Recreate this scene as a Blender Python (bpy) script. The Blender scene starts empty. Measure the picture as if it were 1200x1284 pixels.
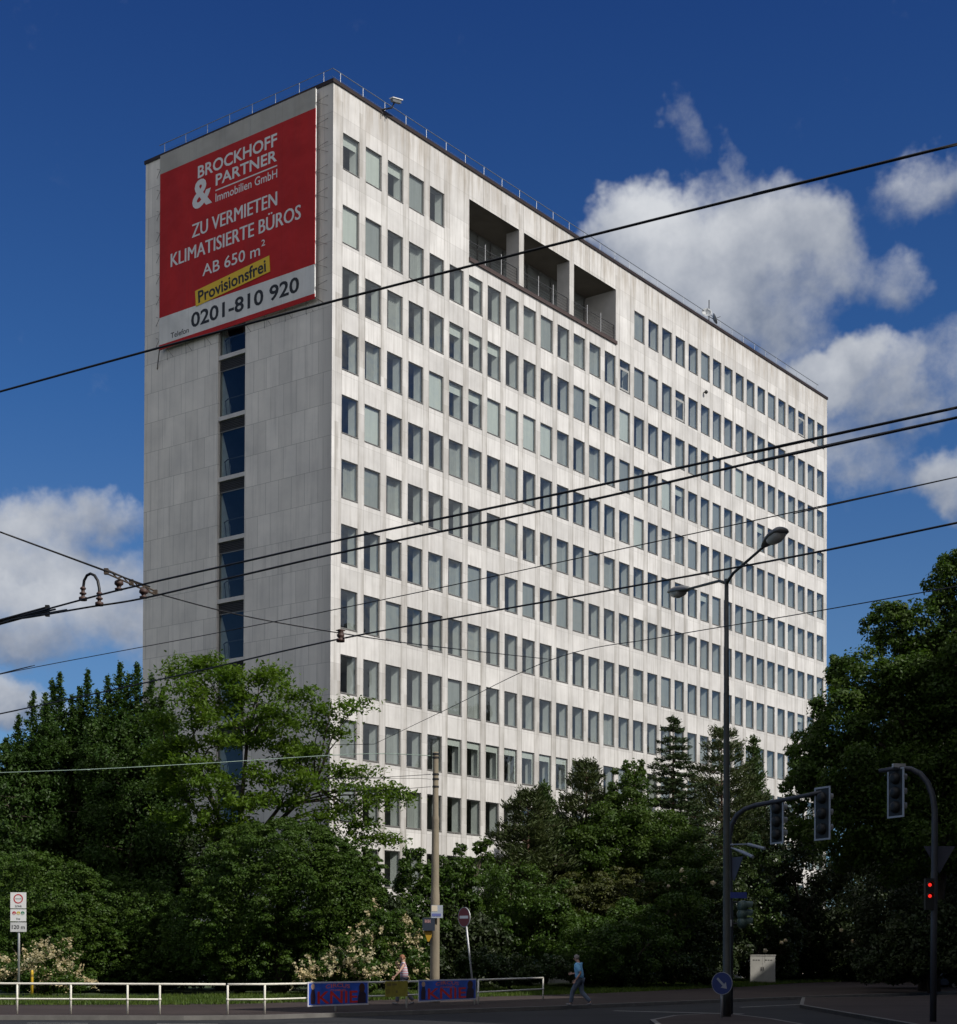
import bpy, math, random
import numpy as np
from mathutils import Vector, Matrix

R = math.radians
sc = bpy.context.scene
col = sc.collection

# ------------------------------------------------------------------ camera
EYE = 1.7
cam_d = bpy.data.cameras.new("camera")
cam = bpy.data.objects.new("camera", cam_d)
col.objects.link(cam)
cam_d.sensor_fit = 'HORIZONTAL'
cam_d.sensor_width = 36.0
cam_d.lens = 36.0 * 2013.9 / 1200.0
cam_d.shift_y = (1178.5 - 642.0) / 1200.0
cam_d.clip_start = 0.1
cam_d.clip_end = 6000
cam.matrix_world = Matrix.Translation((0, 0, EYE)) @ Matrix.Rotation(R(90 + 0.5566), 4, 'X') @ Matrix.Rotation(R(0.2452), 4, 'Z')
sc.camera = cam

# ------------------------------------------------------------------ light, exposure
SUN_EL = R(42.0)
SUN_H = Vector((0.817, -0.577, 0.0))
sun_dir = Vector((SUN_H.x * math.cos(SUN_EL), SUN_H.y * math.cos(SUN_EL), math.sin(SUN_EL))).normalized()
sd = bpy.data.lights.new("sun", 'SUN')
sd.energy = 4.2
sd.angle = R(0.5)
sd.color = (1.0, 0.95, 0.87)
sun = bpy.data.objects.new("sun", sd)
col.objects.link(sun)
sun.rotation_euler = (-sun_dir).to_track_quat('-Z', 'Y').to_euler()
sun.location = (60, -60, 90)
sc.view_settings.view_transform = 'Standard'
sc.view_settings.look = 'None'
sc.view_settings.exposure = 0.0
sc.view_settings.gamma = 1.0
sc.view_settings.use_curve_mapping = False
sc.cycles.max_bounces = 7
sc.cycles.diffuse_bounces = 3
sc.cycles.glossy_bounces = 3
sc.cycles.transparent_max_bounces = 10
sc.cycles.transmission_bounces = 4
sc.cycles.use_denoising = True


# ------------------------------------------------------------------ node helper
class NT:
    def __init__(self, tree):
        self.t = tree
        self.n = tree.nodes
        self.l = tree.links

    def node(self, kind, **kw):
        nd = self.n.new(kind)
        for k, v in kw.items():
            setattr(nd, k, v)
        return nd

    def put(self, sock, v):
        if isinstance(v, bpy.types.NodeSocket):
            self.l.new(v, sock)
        elif v is not None:
            sock.default_value = v

    def math(self, op, a, b=None, c=None, clamp=False):
        nd = self.node('ShaderNodeMath', operation=op, use_clamp=clamp)
        self.put(nd.inputs[0], a)
        if b is not None:
            self.put(nd.inputs[1], b)
        if c is not None:
            self.put(nd.inputs[2], c)
        return nd.outputs[0]

    def vmath(self, op, a, b=None, out=0):
        nd = self.node('ShaderNodeVectorMath', operation=op)
        self.put(nd.inputs[0], a)
        if b is not None:
            self.put(nd.inputs[1], b)
        return nd.outputs[out]

    def mapr(self, v, a, b, c=0.0, d=1.0, smooth=False):
        nd = self.node('ShaderNodeMapRange')
        nd.clamp = True
        if smooth:
            nd.interpolation_type = 'SMOOTHSTEP'
        self.put(nd.inputs[0], v)
        for i, x in enumerate((a, b, c, d)):
            self.put(nd.inputs[1 + i], x)
        return nd.outputs[0]

    def mix(self, f, a, b, blend='MIX'):
        nd = self.node('ShaderNodeMix', data_type='RGBA', blend_type=blend)
        self.put(nd.inputs[0], f)
        self.put(nd.inputs[6], a)
        self.put(nd.inputs[7], b)
        return nd.outputs[2]

    def noise(self, vec, scale, detail=4.0, rough=0.5, dim='3D'):
        nd = self.node('ShaderNodeTexNoise', noise_dimensions=dim)
        if vec is not None:
            self.put(nd.inputs['Vector'], vec)
        nd.inputs['Scale'].default_value = scale
        nd.inputs['Detail'].default_value = detail
        nd.inputs['Roughness'].default_value = rough
        return nd.outputs['Fac']

    def sep(self, v):
        nd = self.node('ShaderNodeSeparateXYZ')
        self.put(nd.inputs[0], v)
        return nd.outputs

    def comb(self, x, y, z):
        nd = self.node('ShaderNodeCombineXYZ')
        for i, v in enumerate((x, y, z)):
            self.put(nd.inputs[i], v)
        return nd.outputs[0]


def c4(c):
    return (c[0], c[1], c[2], 1.0)


MATS = {}


def mat(name, base, rough=0.7, metal=0.0, var=0.12, scale=3.0, spec=None, stretch=None, bump=0.0):
    """plain procedural surface: base colour with a little mottling"""
    if name in MATS:
        return MATS[name]
    m = bpy.data.materials.new(name)
    m.use_nodes = True
    T = NT(m.node_tree)
    b = T.n['Principled BSDF']
    tc = T.node('ShaderNodeTexCoord').outputs['Object']
    v = tc
    if stretch:
        v = T.vmath('MULTIPLY', tc, stretch)
    f = T.noise(v, scale, 5.0, 0.6)
    lo = tuple(max(0.0, x * (1 - var)) for x in base)
    hi = tuple(min(1.0, x * (1 + var)) for x in base)
    T.put(b.inputs['Base Color'], T.mix(T.mapr(f, 0.3, 0.7), c4(lo), c4(hi)))
    b.inputs['Roughness'].default_value = rough
    b.inputs['Metallic'].default_value = metal
    if spec is not None:
        b.inputs['Specular IOR Level'].default_value = spec
    if bump:
        bn = T.node('ShaderNodeBump')
        bn.inputs['Strength'].default_value = bump
        bn.inputs['Distance'].default_value = 0.02
        T.put(bn.inputs['Height'], T.noise(v, scale * 8, 4.0, 0.6))
        T.put(b.inputs['Normal'], bn.outputs[0])
    MATS[name] = m
    return m


# ------------------------------------------------------------------ pixel rays (photo px -> world), only used to place things at real distances
PF, PCY, PPIT, PROL = 2013.9, 1178.5, 0.0097143, 0.0042795


def ray(x, y):
    a, b = x - 600.0, y - PCY
    cr, sr = math.cos(PROL), math.sin(PROL)
    u, v = cr * a + sr * b, -sr * a + cr * b
    dx, dz, dy = u / PF, -v / PF, 1.0
    c, s = math.cos(PPIT), math.sin(PPIT)
    return Vector((dx, c * dy - s * dz, s * dy + c * dz))


def at(x, y, Y):
    r = ray(x, y)
    k = Y / r.y
    return Vector((r.x * k, Y, EYE + r.z * k))


# ------------------------------------------------------------------ world: sky and clouds
w = bpy.data.worlds.new("World")
sc.world = w
w.use_nodes = True
T = NT(w.node_tree)
bg = T.n['Background']
sky = T.node('ShaderNodeTexSky', sky_type='NISHITA')
sky.sun_disc = False
sky.sun_elevation = SUN_EL
sky.sun_rotation = math.atan2(sun_dir.x, sun_dir.y)
sky.altitude = 300
sky.air_density = 1.0
sky.dust_density = 0.25
sky.ozone_density = 3.0
SKY_STR = 0.07
gen = T.node('ShaderNodeTexCoord').outputs['Generated']
dirv = T.vmath('NORMALIZE', gen)
dx, dy, dz = T.sep(dirv)
az = T.math('ARCTAN2', dx, dy)
el = T.math('ARCSINE', dz)
ae = T.comb(az, el, 0.0)
warp = T.node('ShaderNodeTexNoise', noise_dimensions='3D')
T.put(warp.inputs['Vector'], dirv)
warp.inputs['Scale'].default_value = 14.0
warp.inputs['Detail'].default_value = 5.0
warp.inputs['Roughness'].default_value = 0.62
wv = T.vmath('MULTIPLY', T.vmath('SUBTRACT', warp.outputs['Color'], (0.5, 0.5, 0.5)), (0.085, 0.07, 0.0))
aew = T.vmath('ADD', ae, wv)
# cloud bodies: (photo x, y, half width, half height, weight)
CLOUDS = [(772, 282, 60, 46, 0.95), (815, 300, 85, 62, 1.0), (900, 320, 120, 85, 1.05), (985, 295, 85, 58, 0.95), (1045, 345, 60, 48, 0.7), (890, 395, 130, 60, 0.85),
          (960, 400, 90, 60, 0.7), (1115, 350, 42, 48, 0.58), (1050, 478, 70, 42, 1.0), (1115, 500, 62, 52, 0.75), (1060, 560, 95, 55, 0.6),
          (1090, 610, 65, 36, 0.5), (1195, 222, 100, 40, 0.58), (1140, 244, 56, 30, 0.42), (1190, 605, 48, 40, 0.75), (1195, 470, 44, 50, 0.5),
          (858, 140, 26, 36, 0.43), (910, 196, 20, 44, 0.44), (885, 225, 22, 30, 0.42), (30, 665, 95, 50, 0.8), (135, 650, 70, 42, 0.72), (60, 735, 150, 62, 0.85),
          (20, 800, 120, 50, 0.75), (150, 775, 90, 60, 0.72), (10, 890, 90, 32, 0.8), (1180, 100, 30, 22, 0.2)]
fld = None
for (cx, cy, rx, ry, wt) in CLOUDS:
    r0 = ray(cx, cy).normalized()
    a0, e0 = math.atan2(r0.x, r0.y), math.asin(r0.z)
    sx, sy = PF / rx, PF / ry * 1.08
    q = T.vmath('MULTIPLY', T.vmath('SUBTRACT', aew, (a0, e0, 0)), (sx, sy, 0))
    d2 = T.vmath('DOT_PRODUCT', q, q, out=1)
    k = T.math('MULTIPLY', T.math('SUBTRACT', 1.0, T.math('MULTIPLY', d2, 0.5), clamp=True), wt * 1.25)
    ky = T.math('MULTIPLY', k, T.sep(q)[1])
    ksum = k if fld is None else T.math('ADD', ksum, k)
    kysum = ky if fld is None else T.math('ADD', kysum, ky)
    fld = k if fld is None else T.math('SMOOTH_MAX', fld, k, 0.25)
# loose unseen cloud added away from the view, as neutral fill light
other = T.math('MULTIPLY', T.mapr(T.noise(T.vmath('MULTIPLY', dirv, (1, 1, 2.2)), 2.6, 5.0, 0.55), 0.30, 0.52), T.math('MAXIMUM', T.mapr(dy, 0.62, 0.25), T.mapr(dz, 0.72, 0.82)))
gap = T.mapr(T.vmath('DOT_PRODUCT', dirv, tuple(Vector((-0.94, -0.11, 0.33)).normalized()), out=1), 0.95, 0.88)  # cloud gap shaped so the stair panes mirror blue sky
other = T.math('MULTIPLY', other, gap)
fld = T.math('MAXIMUM', fld, other)
fine = T.noise(dirv, 34.0, 7.0, 0.62)
den = T.mapr(T.math('ADD', fld, T.math('MULTIPLY', T.math('SUBTRACT', fine, 0.5), 0.85)), 0.28, 1.02, 0.0, 0.96, smooth=True)
# cloud tone: whiter crowns, greyer undersides and thick parts
tone_n = T.noise(T.vmath('ADD', dirv, (0.004, 0.0, 0.012)), 17.0, 5.0, 0.58)
tone = T.math('ADD', T.math('MULTIPLY', T.math('SUBTRACT', tone_n, 0.5), 1.7), 0.45)
thick = T.mapr(fld, 0.75, 1.25)
high = T.math('DIVIDE', kysum, T.math('ADD', ksum, 0.05))
tone = T.math('ADD', T.math('ADD', tone, T.math('MULTIPLY', thick, 0.05)), T.math('MULTIPLY', high, 0.42), clamp=True)
cloud_c = T.mix(tone, (0.185, 0.225, 0.31, 1), (0.68, 0.70, 0.73, 1))
# the added cloud behind the viewer is brightened to fill shaded faces
cloud_c = T.mix(T.math('MULTIPLY', T.mapr(dy, 0.4, -0.4), 0.6), cloud_c, (1.05, 1.0, 0.93, 1))
rmp = T.node('ShaderNodeValToRGB')
cr_ = rmp.color_ramp
cr_.elements[0].position = 0.20; cr_.elements[0].color = (0.57, 0.82, 1.10, 1)
cr_.elements[1].position = 0.56; cr_.elements[1].color = (0.20, 0.45, 0.95, 1)
e_ = cr_.elements.new(0.33); e_.color = (0.35, 0.69, 1.11, 1)
T.put(rmp.inputs[0], el)
skyc = T.mix(1.0, sky.outputs['Color'], T.vmath('MULTIPLY', rmp.outputs['Color'], (SKY_STR, SKY_STR, SKY_STR)), blend='MULTIPLY')
T.put(bg.inputs['Color'], T.mix(den, skyc, cloud_c))
bg.inputs['Strength'].default_value = 1.0


# ------------------------------------------------------------------ mesh builder
class MB:
    def __init__(self):
        self.v = []
        self.f = []
        self.m = []
        self.uv = []

    def face(self, pts, mi=0, uv=None):
        i = len(self.v)
        self.v += [tuple(p) for p in pts]
        self.f.append(tuple(range(i, i + len(pts))))
        self.m.append(mi)
        self.uv.append(uv)

    def box(self, c, s, rz=0.0, mi=0, M=None):
        hx, hy, hz = s[0] / 2, s[1] / 2, s[2] / 2
        ca, sa = math.cos(rz), math.sin(rz)
        P = []
        for (x, y, z) in ((-1, -1, -1), (1, -1, -1), (1, 1, -1), (-1, 1, -1), (-1, -1, 1), (1, -1, 1), (1, 1, 1), (-1, 1, 1)):
            q = Vector((x * hx, y * hy, z * hz))
            if M is not None:
                q = M @ q
            else:
                q = Vector((q.x * ca - q.y * sa, q.x * sa + q.y * ca, q.z))
            P.append((c[0] + q.x, c[1] + q.y, c[2] + q.z))
        i = len(self.v)
        self.v += P
        for q in ((0, 3, 2, 1), (4, 5, 6, 7), (0, 1, 5, 4), (1, 2, 6, 5), (2, 3, 7, 6), (3, 0, 4, 7)):
            self.f.append(tuple(i + k for k in q))
            self.m.append(mi)
            self.uv.append(None)

    def b2(self, a, b, mi=0):
        """box from min corner a to max corner b"""
        self.box([(a[k] + b[k]) / 2 for k in range(3)], [abs(b[k] - a[k]) for k in range(3)], 0, mi)

    def tube(self, pts, rad, seg=8, mi=0, cap=True):
        pts = [Vector(p) for p in pts]
        n = len(pts)
        rads = rad if isinstance(rad, (list, tuple)) else [rad] * n
        base = len(self.v)
        up = None
        for k in range(n):
            t = (pts[min(k + 1, n - 1)] - pts[max(k - 1, 0)])
            if t.length < 1e-9:
                t = Vector((0, 0, 1))
            t.normalize()
            if up is None:
                a = Vector((0, 0, 1)) if abs(t.z) < 0.9 else Vector((1, 0, 0))
                up = t.cross(a).normalized()
            else:
                up = (up - t * up.dot(t))
                up = up.normalized() if up.length > 1e-6 else t.orthogonal().normalized()
            s = t.cross(up)
            for j in range(seg):
                an = 2 * math.pi * j / seg
                self.v.append(tuple(pts[k] + (up * math.cos(an) + s * math.sin(an)) * rads[k]))
        for k in range(n - 1):
            for j in range(seg):
                a = base + k * seg + j
                b = base + k * seg + (j + 1) % seg
                self.f.append((a, b, b + seg, a + seg))
                self.m.append(mi)
                self.uv.append(None)
        if cap:
            self.f.append(tuple(base + j for j in range(seg))[::-1])
            self.f.append(tuple(base + (n - 1) * seg + j for j in range(seg)))
            self.m += [mi, mi]
            self.uv += [None, None]

    def disc(self, c, nrm, r, th=0.01, seg=24, mi=0, r_in=0.0):
        n = Vector(nrm).normalized()
        a = n.orthogonal().normalized()
        b = n.cross(a)
        c = Vector(c)
        i0 = len(self.v)
        for o in (th / 2, -th / 2):
            for rr in ((r, r_in) if r_in else (r,)):
                for j in range(seg):
                    an = 2 * math.pi * j / seg
                    self.v.append(tuple(c + n * o + (a * math.cos(an) + b * math.sin(an)) * rr))
        def add(f):
            self.f.append(f); self.m.append(mi); self.uv.append(None)
        if r_in:
            A, B, Cc, D = i0, i0 + seg, i0 + 2 * seg, i0 + 3 * seg
            for j in range(seg):
                k = (j + 1) % seg
                add((A + j, A + k, B + k, B + j))
                add((Cc + k, Cc + j, D + j, D + k))
                add((A + k, A + j, Cc + j, Cc + k))
                add((B + j, B + k, D + k, D + j))
        else:
            add(tuple(i0 + j for j in range(seg)))
            add(tuple(i0 + seg + j for j in range(seg))[::-1])
            for j in range(seg):
                k = (j + 1) % seg
                add((i0 + k, i0 + j, i0 + seg + j, i0 + seg + k))

    def lathe(self, c, prof, seg=16, mi=0, axis=(0, 0, 1)):
        n = Vector(axis).normalized()
        a = n.orthogonal().normalized()
        b = n.cross(a)
        c = Vector(c)
        i0 = len(self.v)
        for (r, h) in prof:
            for j in range(seg):
                an = 2 * math.pi * j / seg
                self.v.append(tuple(c + n * h + (a * math.cos(an) + b * math.sin(an)) * max(r, 1e-4)))
        for k in range(len(prof) - 1):
            for j in range(seg):
                p, q = i0 + k * seg + j, i0 + k * seg + (j + 1) % seg
                self.f.append((p, q, q + seg, p + seg)); self.m.append(mi); self.uv.append(None)
        self.f.append(tuple(i0 + j for j in range(seg))[::-1]); self.m.append(mi); self.uv.append(None)
        self.f.append(tuple(i0 + (len(prof) - 1) * seg + j for j in range(seg))); self.m.append(mi); self.uv.append(None)

    def prism(self, poly, axis_pt, ex, ey, en, d, mi=0):
        """2-D polygon in the plane (axis_pt; ex, ey), thickness d along en"""
        o, ex, ey, en = Vector(axis_pt), Vector(ex), Vector(ey), Vector(en)
        i = len(self.v)
        n = len(poly)
        for k in (0.0, d):
            for (x, y) in poly:
                self.v.append(tuple(o + ex * x + ey * y + en * k))
        self.f.append(tuple(range(i, i + n))[::-1]); self.f.append(tuple(range(i + n, i + 2 * n)))
        for j in range(n):
            k = (j + 1) % n
            self.f.append((i + j, i + k, i + n + k, i + n + j))
        self.m += [mi] * (n + 2)
        self.uv += [None] * (n + 2)

    def mesh(self, name, mats, org=(0, 0, 0), smooth=False):
        me = bpy.data.meshes.new(name)
        me.from_pydata([(a - org[0], b - org[1], c - org[2]) for a, b, c in self.v], [], self.f)
        for m in (mats if isinstance(mats, (list, tuple)) else [mats]):
            me.materials.append(m)
        if any(self.m):
            me.polygons.foreach_set('material_index', self.m)
        if any(u is not None for u in self.uv):
            lay = me.uv_layers.new(name='uv')
            k = 0
            for f, u in zip(self.f, self.uv):
                for j in range(len(f)):
                    if u is not None:
                        lay.data[k].uv = u[j]
                    k += 1
        if smooth:
            me.polygons.foreach_set('use_smooth', [True] * len(me.polygons))
        me.update()
        return me

    def build(self, name, mats, parent=None, org=(0, 0, 0), smooth=False, loc=None):
        o = bpy.data.objects.new(name, self.mesh(name, mats, org, smooth))
        col.objects.link(o)
        if parent is not None:
            o.parent = parent
        if loc is not None:
            o.location = loc
        return o


def tag(o, label, cat, group=None, kind=None):
    o['label'] = label
    o['category'] = cat
    if group:
        o['group'] = group
    if kind:
        o['kind'] = kind
    return o


def thing(name, label, cat, loc, rz=0.0, group=None):
    o = bpy.data.objects.new(name, None)
    o.empty_display_size = 0.3
    col.objects.link(o)
    o.location = loc
    o.rotation_euler = (0, 0, rz)
    return tag(o, label, cat, group)


def struct(o):
    o['kind'] = 'structure'
    return o


# lettering: text outlines laid flat in a plane (ex right, ey up), squeezed into a box
def text_geo(s, bold=0.0, extrude=0.0):
    cu = bpy.data.curves.new('lettering', 'FONT')
    cu.body = s
    cu.size = 1.0
    cu.offset = bold
    cu.extrude = extrude
    cu.resolution_u = 3
    ob = bpy.data.objects.new('lettering', cu)
    col.objects.link(ob)
    dg = bpy.context.evaluated_depsgraph_get()
    me = bpy.data.meshes.new_from_object(ob.evaluated_get(dg))
    V = [tuple(v.co) for v in me.vertices]
    F = [tuple(p.vertices) for p in me.polygons]
    bpy.data.objects.remove(ob)
    bpy.data.curves.remove(cu)
    bpy.data.meshes.remove(me)
    return V, F


def lay_text(mb, s, o, ex, ey, en, w_, h_, mi=0, bold=0.0, off=0.0, arc=None):
    """fit the string into w_ x h_ from lower-left corner o"""
    V, F = text_geo(s, bold)
    x0 = min(v[0] for v in V); x1 = max(v[0] for v in V)
    y0 = min(v[1] for v in V); y1 = max(v[1] for v in V)
    o, ex, ey, en = Vector(o), Vector(ex), Vector(ey), Vector(en)
    i = len(mb.v)
    for (x, y, z) in V:
        a = (x - x0) / (x1 - x0)
        b = (y - y0) / (y1 - y0)
        px, py = a * w_, b * h_
        if arc:
            py += arc * (1 - (2 * a - 1) ** 2)
        mb.v.append(tuple(o + ex * px + ey * py + en * off))
    for f in F:
        mb.f.append(tuple(i + k for k in f)); mb.m.append(mi); mb.uv.append(None)


# ------------------------------------------------------------------ shared materials
def glass_mat(name, tint, refl_min=0.07, rough=0.0):
    m = bpy.data.materials.new(name)
    m.use_nodes = True
    T = NT(m.node_tree)
    T.n.remove(T.n['Principled BSDF'])
    out = T.n['Material Output']
    tr = T.node('ShaderNodeBsdfTransparent')
    tr.inputs['Color'].default_value = c4(tint)
    gl = T.node('ShaderNodeBsdfGlossy')
    gl.inputs['Roughness'].default_value = rough
    gl.inputs['Color'].default_value = (0.92, 0.97, 1.0, 1)
    # old panes are never quite flat: let the reflections wander
    pos = T.node('ShaderNodeNewGeometry').outputs['Position']
    bn = T.node('ShaderNodeBump')
    bn.inputs['Strength'].default_value = 0.35
    bn.inputs['Distance'].default_value = 0.05
    T.put(bn.inputs['Height'], T.noise(pos, 0.9, 2.0, 0.5))
    T.put(gl.inputs['Normal'], bn.outputs[0])
    lw = T.node('ShaderNodeLayerWeight')
    f = T.math('POWER', lw.outputs['Facing'], 4.0)
    f = T.math('ADD', refl_min, T.math('MULTIPLY', f, 0.85), clamp=True)
    ms = T.node('ShaderNodeMixShader')
    T.put(ms.inputs[0], f)
    T.l.new(tr.outputs[0], ms.inputs[1])
    T.l.new(gl.outputs[0], ms.inputs[2])
    T.l.new(ms.outputs[0], out.inputs['Surface'])
    return m


def leaf_mat(name, c, vary=0.35, rough=0.55, transl=0.3, warm=0.0):
    m = bpy.data.materials.new(name)
    m.use_nodes = True
    T = NT(m.node_tree)
    b = T.n['Principled BSDF']
    g = T.node('ShaderNodeNewGeometry')
    rnd = g.outputs['Random Per Island']
    lo = (c[0] * (1 - vary), c[1] * (1 - vary), c[2] * (1 - vary), 1)
    hi = (c[0] * (1 + vary * (1 + warm)), c[1] * (1 + vary), c[2] * (1 + vary * 0.6), 1)
    cc = T.mix(rnd, lo, hi)
    tc = T.node('ShaderNodeTexCoord').outputs['Object']
    big = T.noise(tc, 0.9, 3.0, 0.5)
    cc = T.mix(T.mapr(big, 0.35, 0.68, 0.0, 0.55), cc, (c[0] * 1.7 + 0.006, c[1] * 1.35, c[2] * 1.1, 1))
    T.put(b.inputs['Base Color'], cc)
    b.inputs['Roughness'].default_value = rough
    b.inputs['Specular IOR Level'].default_value = 0.28
    tl = T.node('ShaderNodeBsdfTranslucent')
    T.put(tl.inputs['Color'], T.mix(0.5, cc, (c[0] * 2.0, c[1] * 2.0, c[2] * 0.9, 1)))
    ms = T.node('ShaderNodeMixShader')
    ms.inputs[0].default_value = transl
    T.l.new(b.outputs[0], ms.inputs[1])
    T.l.new(tl.outputs[0], ms.inputs[2])
    T.l.new(ms.outputs[0], T.n['Material Output'].inputs['Surface'])
    return m


def asphalt(name, c):
    m = bpy.data.materials.new(name)
    m.use_nodes = True
    T = NT(m.node_tree)
    b = T.n['Principled BSDF']
    tc = T.node('ShaderNodeTexCoord').outputs['Object']
    f1 = T.noise(tc, 0.35, 4, 0.6)
    f2 = T.noise(tc, 30.0, 3, 0.7)
    base = T.mix(T.mapr(f1, 0.3, 0.7), c4([x * 0.8 for x in c]), c4([x * 1.2 for x in c]))
    base = T.mix(T.mapr(f2, 0.35, 0.7, 0, 0.35), base, c4([x * 1.7 for x in c]))
    # patched repair strips
    sx = T.vmath('MULTIPLY', tc, (0.12, 0.5, 1))
    f3 = T.mapr(T.noise(sx, 1.0, 1.0, 0.4), 0.56, 0.58, 0, 0.35)
    base = T.mix(f3, base, c4([x * 0.6 for x in c]))
    T.put(b.inputs['Base Color'], base)
    b.inputs['Roughness'].default_value = 0.9
    b.inputs['Specular IOR Level'].default_value = 0.15
    bn = T.node('ShaderNodeBump')
    bn.inputs['Strength'].default_value = 0.3
    bn.inputs['Distance'].default_value = 0.01
    T.put(bn.inputs['Height'], f2)
    T.put(b.inputs['Normal'], bn.outputs[0])
    return m


M_alu = mat('dark_bronze_aluminium', (0.19, 0.185, 0.175), 0.45, 0.2)
M_white = mat('white_paint', (0.72, 0.72, 0.70), 0.45, 0, 0.08, 6)
M_glass = glass_mat('window_glass', (0.78, 0.81, 0.80), 0.10)
M_glass_dark = glass_mat('stair_glass', (0.74, 0.80, 0.80), 0.05)
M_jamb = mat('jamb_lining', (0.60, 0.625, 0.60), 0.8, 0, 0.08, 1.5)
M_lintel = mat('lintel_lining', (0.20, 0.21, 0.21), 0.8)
M_room = mat('room_finish', (0.42, 0.42, 0.41), 0.9, 0, 0.15, 0.4)
M_blind = mat('blind_fabric', (0.58, 0.61, 0.57), 0.8, 0, 0.06, 1.2, stretch=(6, 6, 0.4))
M_blind2 = mat('grey_blind_fabric', (0.30, 0.32, 0.315), 0.8, 0, 0.08, 1.2, stretch=(6, 6, 0.4))
M_dark = mat('black_rubber', (0.015, 0.015, 0.016), 0.6)
M_galv = mat('galvanised_steel', (0.42, 0.43, 0.44), 0.5, 0.5, 0.12, 5)
M_coping = mat('brown_copper_coping', (0.022, 0.012, 0.011), 0.6, 0.2, 0.3, 1.2)
M_roof = mat('roof_felt', (0.08, 0.08, 0.085), 0.9)


def front_stone():
    m = bpy.data.materials.new('white_stone_cladding')
    m.use_nodes = True
    T = NT(m.node_tree)
    b = T.n['Principled BSDF']
    uv = T.node('ShaderNodeTexCoord').outputs['UV']
    u, v, _ = T.sep(uv)
    fu = T.math('FRACT', T.math('ADD', u, 20.0))
    z = v
    # slabs of slightly different tone: one per spandrel, two per storey
    cell = T.comb(T.math('FLOOR', T.math('MULTIPLY', u, 1.0)), T.math('FLOOR', T.math('DIVIDE', z, 1.7)), 0.0)
    wn = T.node('ShaderNodeTexWhiteNoise', noise_dimensions='2D')
    T.put(wn.inputs['Vector'], cell)
    tone = T.mapr(wn.outputs['Value'], 0, 1, 0.86, 1.06)
    # clouds in the stone
    cl = T.noise(T.comb(T.math('MULTIPLY', u, 1.82), z, 0.0), 0.55, 5, 0.6)
    tone = T.math('MULTIPLY', tone, T.mapr(cl, 0.3, 0.7, 0.85, 1.08))
    # rain streaks: thin in u, long in z
    st = T.noise(T.comb(T.math('MULTIPLY', u, 9.0), T.math('MULTIPLY', z, 0.22), 3.0), 1.0, 4, 0.6)
    st2 = T.noise(T.comb(T.math('MULTIPLY', u, 2.2), T.math('MULTIPLY', z, 0.5), 7.0), 1.0, 3, 0.6)
    # dirt tracks run down beside the windows, below each jamb
    d0 = T.math('ABSOLUTE', T.math('SUBTRACT', fu, 0.86))
    pier = T.mapr(d0, 0.22, 0.07, 0.0, 1.0, smooth=True)
    edge1 = T.mapr(T.math('ABSOLUTE', T.math('SUBTRACT', fu, 0.985)), 0.05, 0.0, 0, 1, smooth=True)
    edge2 = T.mapr(T.math('ABSOLUTE', T.math('SUBTRACT', fu, 0.735)), 0.05, 0.0, 0, 1, smooth=True)
    dirt = T.math('MULTIPLY', T.math('ADD', T.math('MULTIPLY', pier, 0.5), T.math('MULTIPLY', T.math('ADD', edge1, edge2), 0.55)),
                  T.mapr(st2, 0.25, 0.7, 0.1, 1.0))
    wn2 = T.node('ShaderNodeTexWhiteNoise', noise_dimensions='2D')
    T.put(wn2.inputs['Vector'], T.comb(T.math('FLOOR', T.math('ADD', u, 0.14)), T.math('FLOOR', T.math('DIVIDE', T.math('ADD', z, 0.9), 3.4)), 5.0))
    dirt = T.math('MULTIPLY', dirt, T.mapr(wn2.outputs['Value'], 0, 1, 0.35, 1.7))
    dirt = T.math('ADD', dirt, T.mapr(st, 0.46, 0.76, 0, 0.65), clamp=True)
    # stains under the roof edge
    top = T.mapr(z, 44.4, 47.3, 0, 1, smooth=True)
    st3 = T.noise(T.comb(T.math('MULTIPLY', u, 5.0), T.math('MULTIPLY', z, 0.25), 11.0), 1.0, 4, 0.65)
    stain = T.math('MULTIPLY', top, T.mapr(st3, 0.46, 0.68, 0.15, 1.0))
    base = T.mix(1.0, (0.66, 0.647, 0.63, 1), T.comb(tone, tone, tone), blend='MULTIPLY')
    base = T.mix(T.math('MULTIPLY', dirt, 0.75), base, (0.31, 0.29, 0.26, 1))
    base = T.mix(T.math('MULTIPLY', stain, 0.85), base, (0.36, 0.32, 0.27, 1))
    # joints
    jh = T.mapr(T.math('ABSOLUTE', T.math('SUBTRACT', T.math('FRACT', T.math('DIVIDE', z, 1.7)), 0.5)), 0.493, 0.497)
    jv = T.math('MAXIMUM', T.mapr(T.math('ABSOLUTE', T.math('SUBTRACT', fu, 0.735)), 0.008, 0.004), T.mapr(T.math('ABSOLUTE', T.math('SUBTRACT', fu, 0.988)), 0.008, 0.004))
    base = T.mix(T.math('MULTIPLY', T.math('MAXIMUM', jh, jv), 0.42), base, (0.2, 0.19, 0.18, 1))
    T.put(b.inputs['Base Color'], base)
    b.inputs['Roughness'].default_value = 0.6
    b.inputs['Specular IOR Level'].default_value = 0.3
    return m


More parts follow.
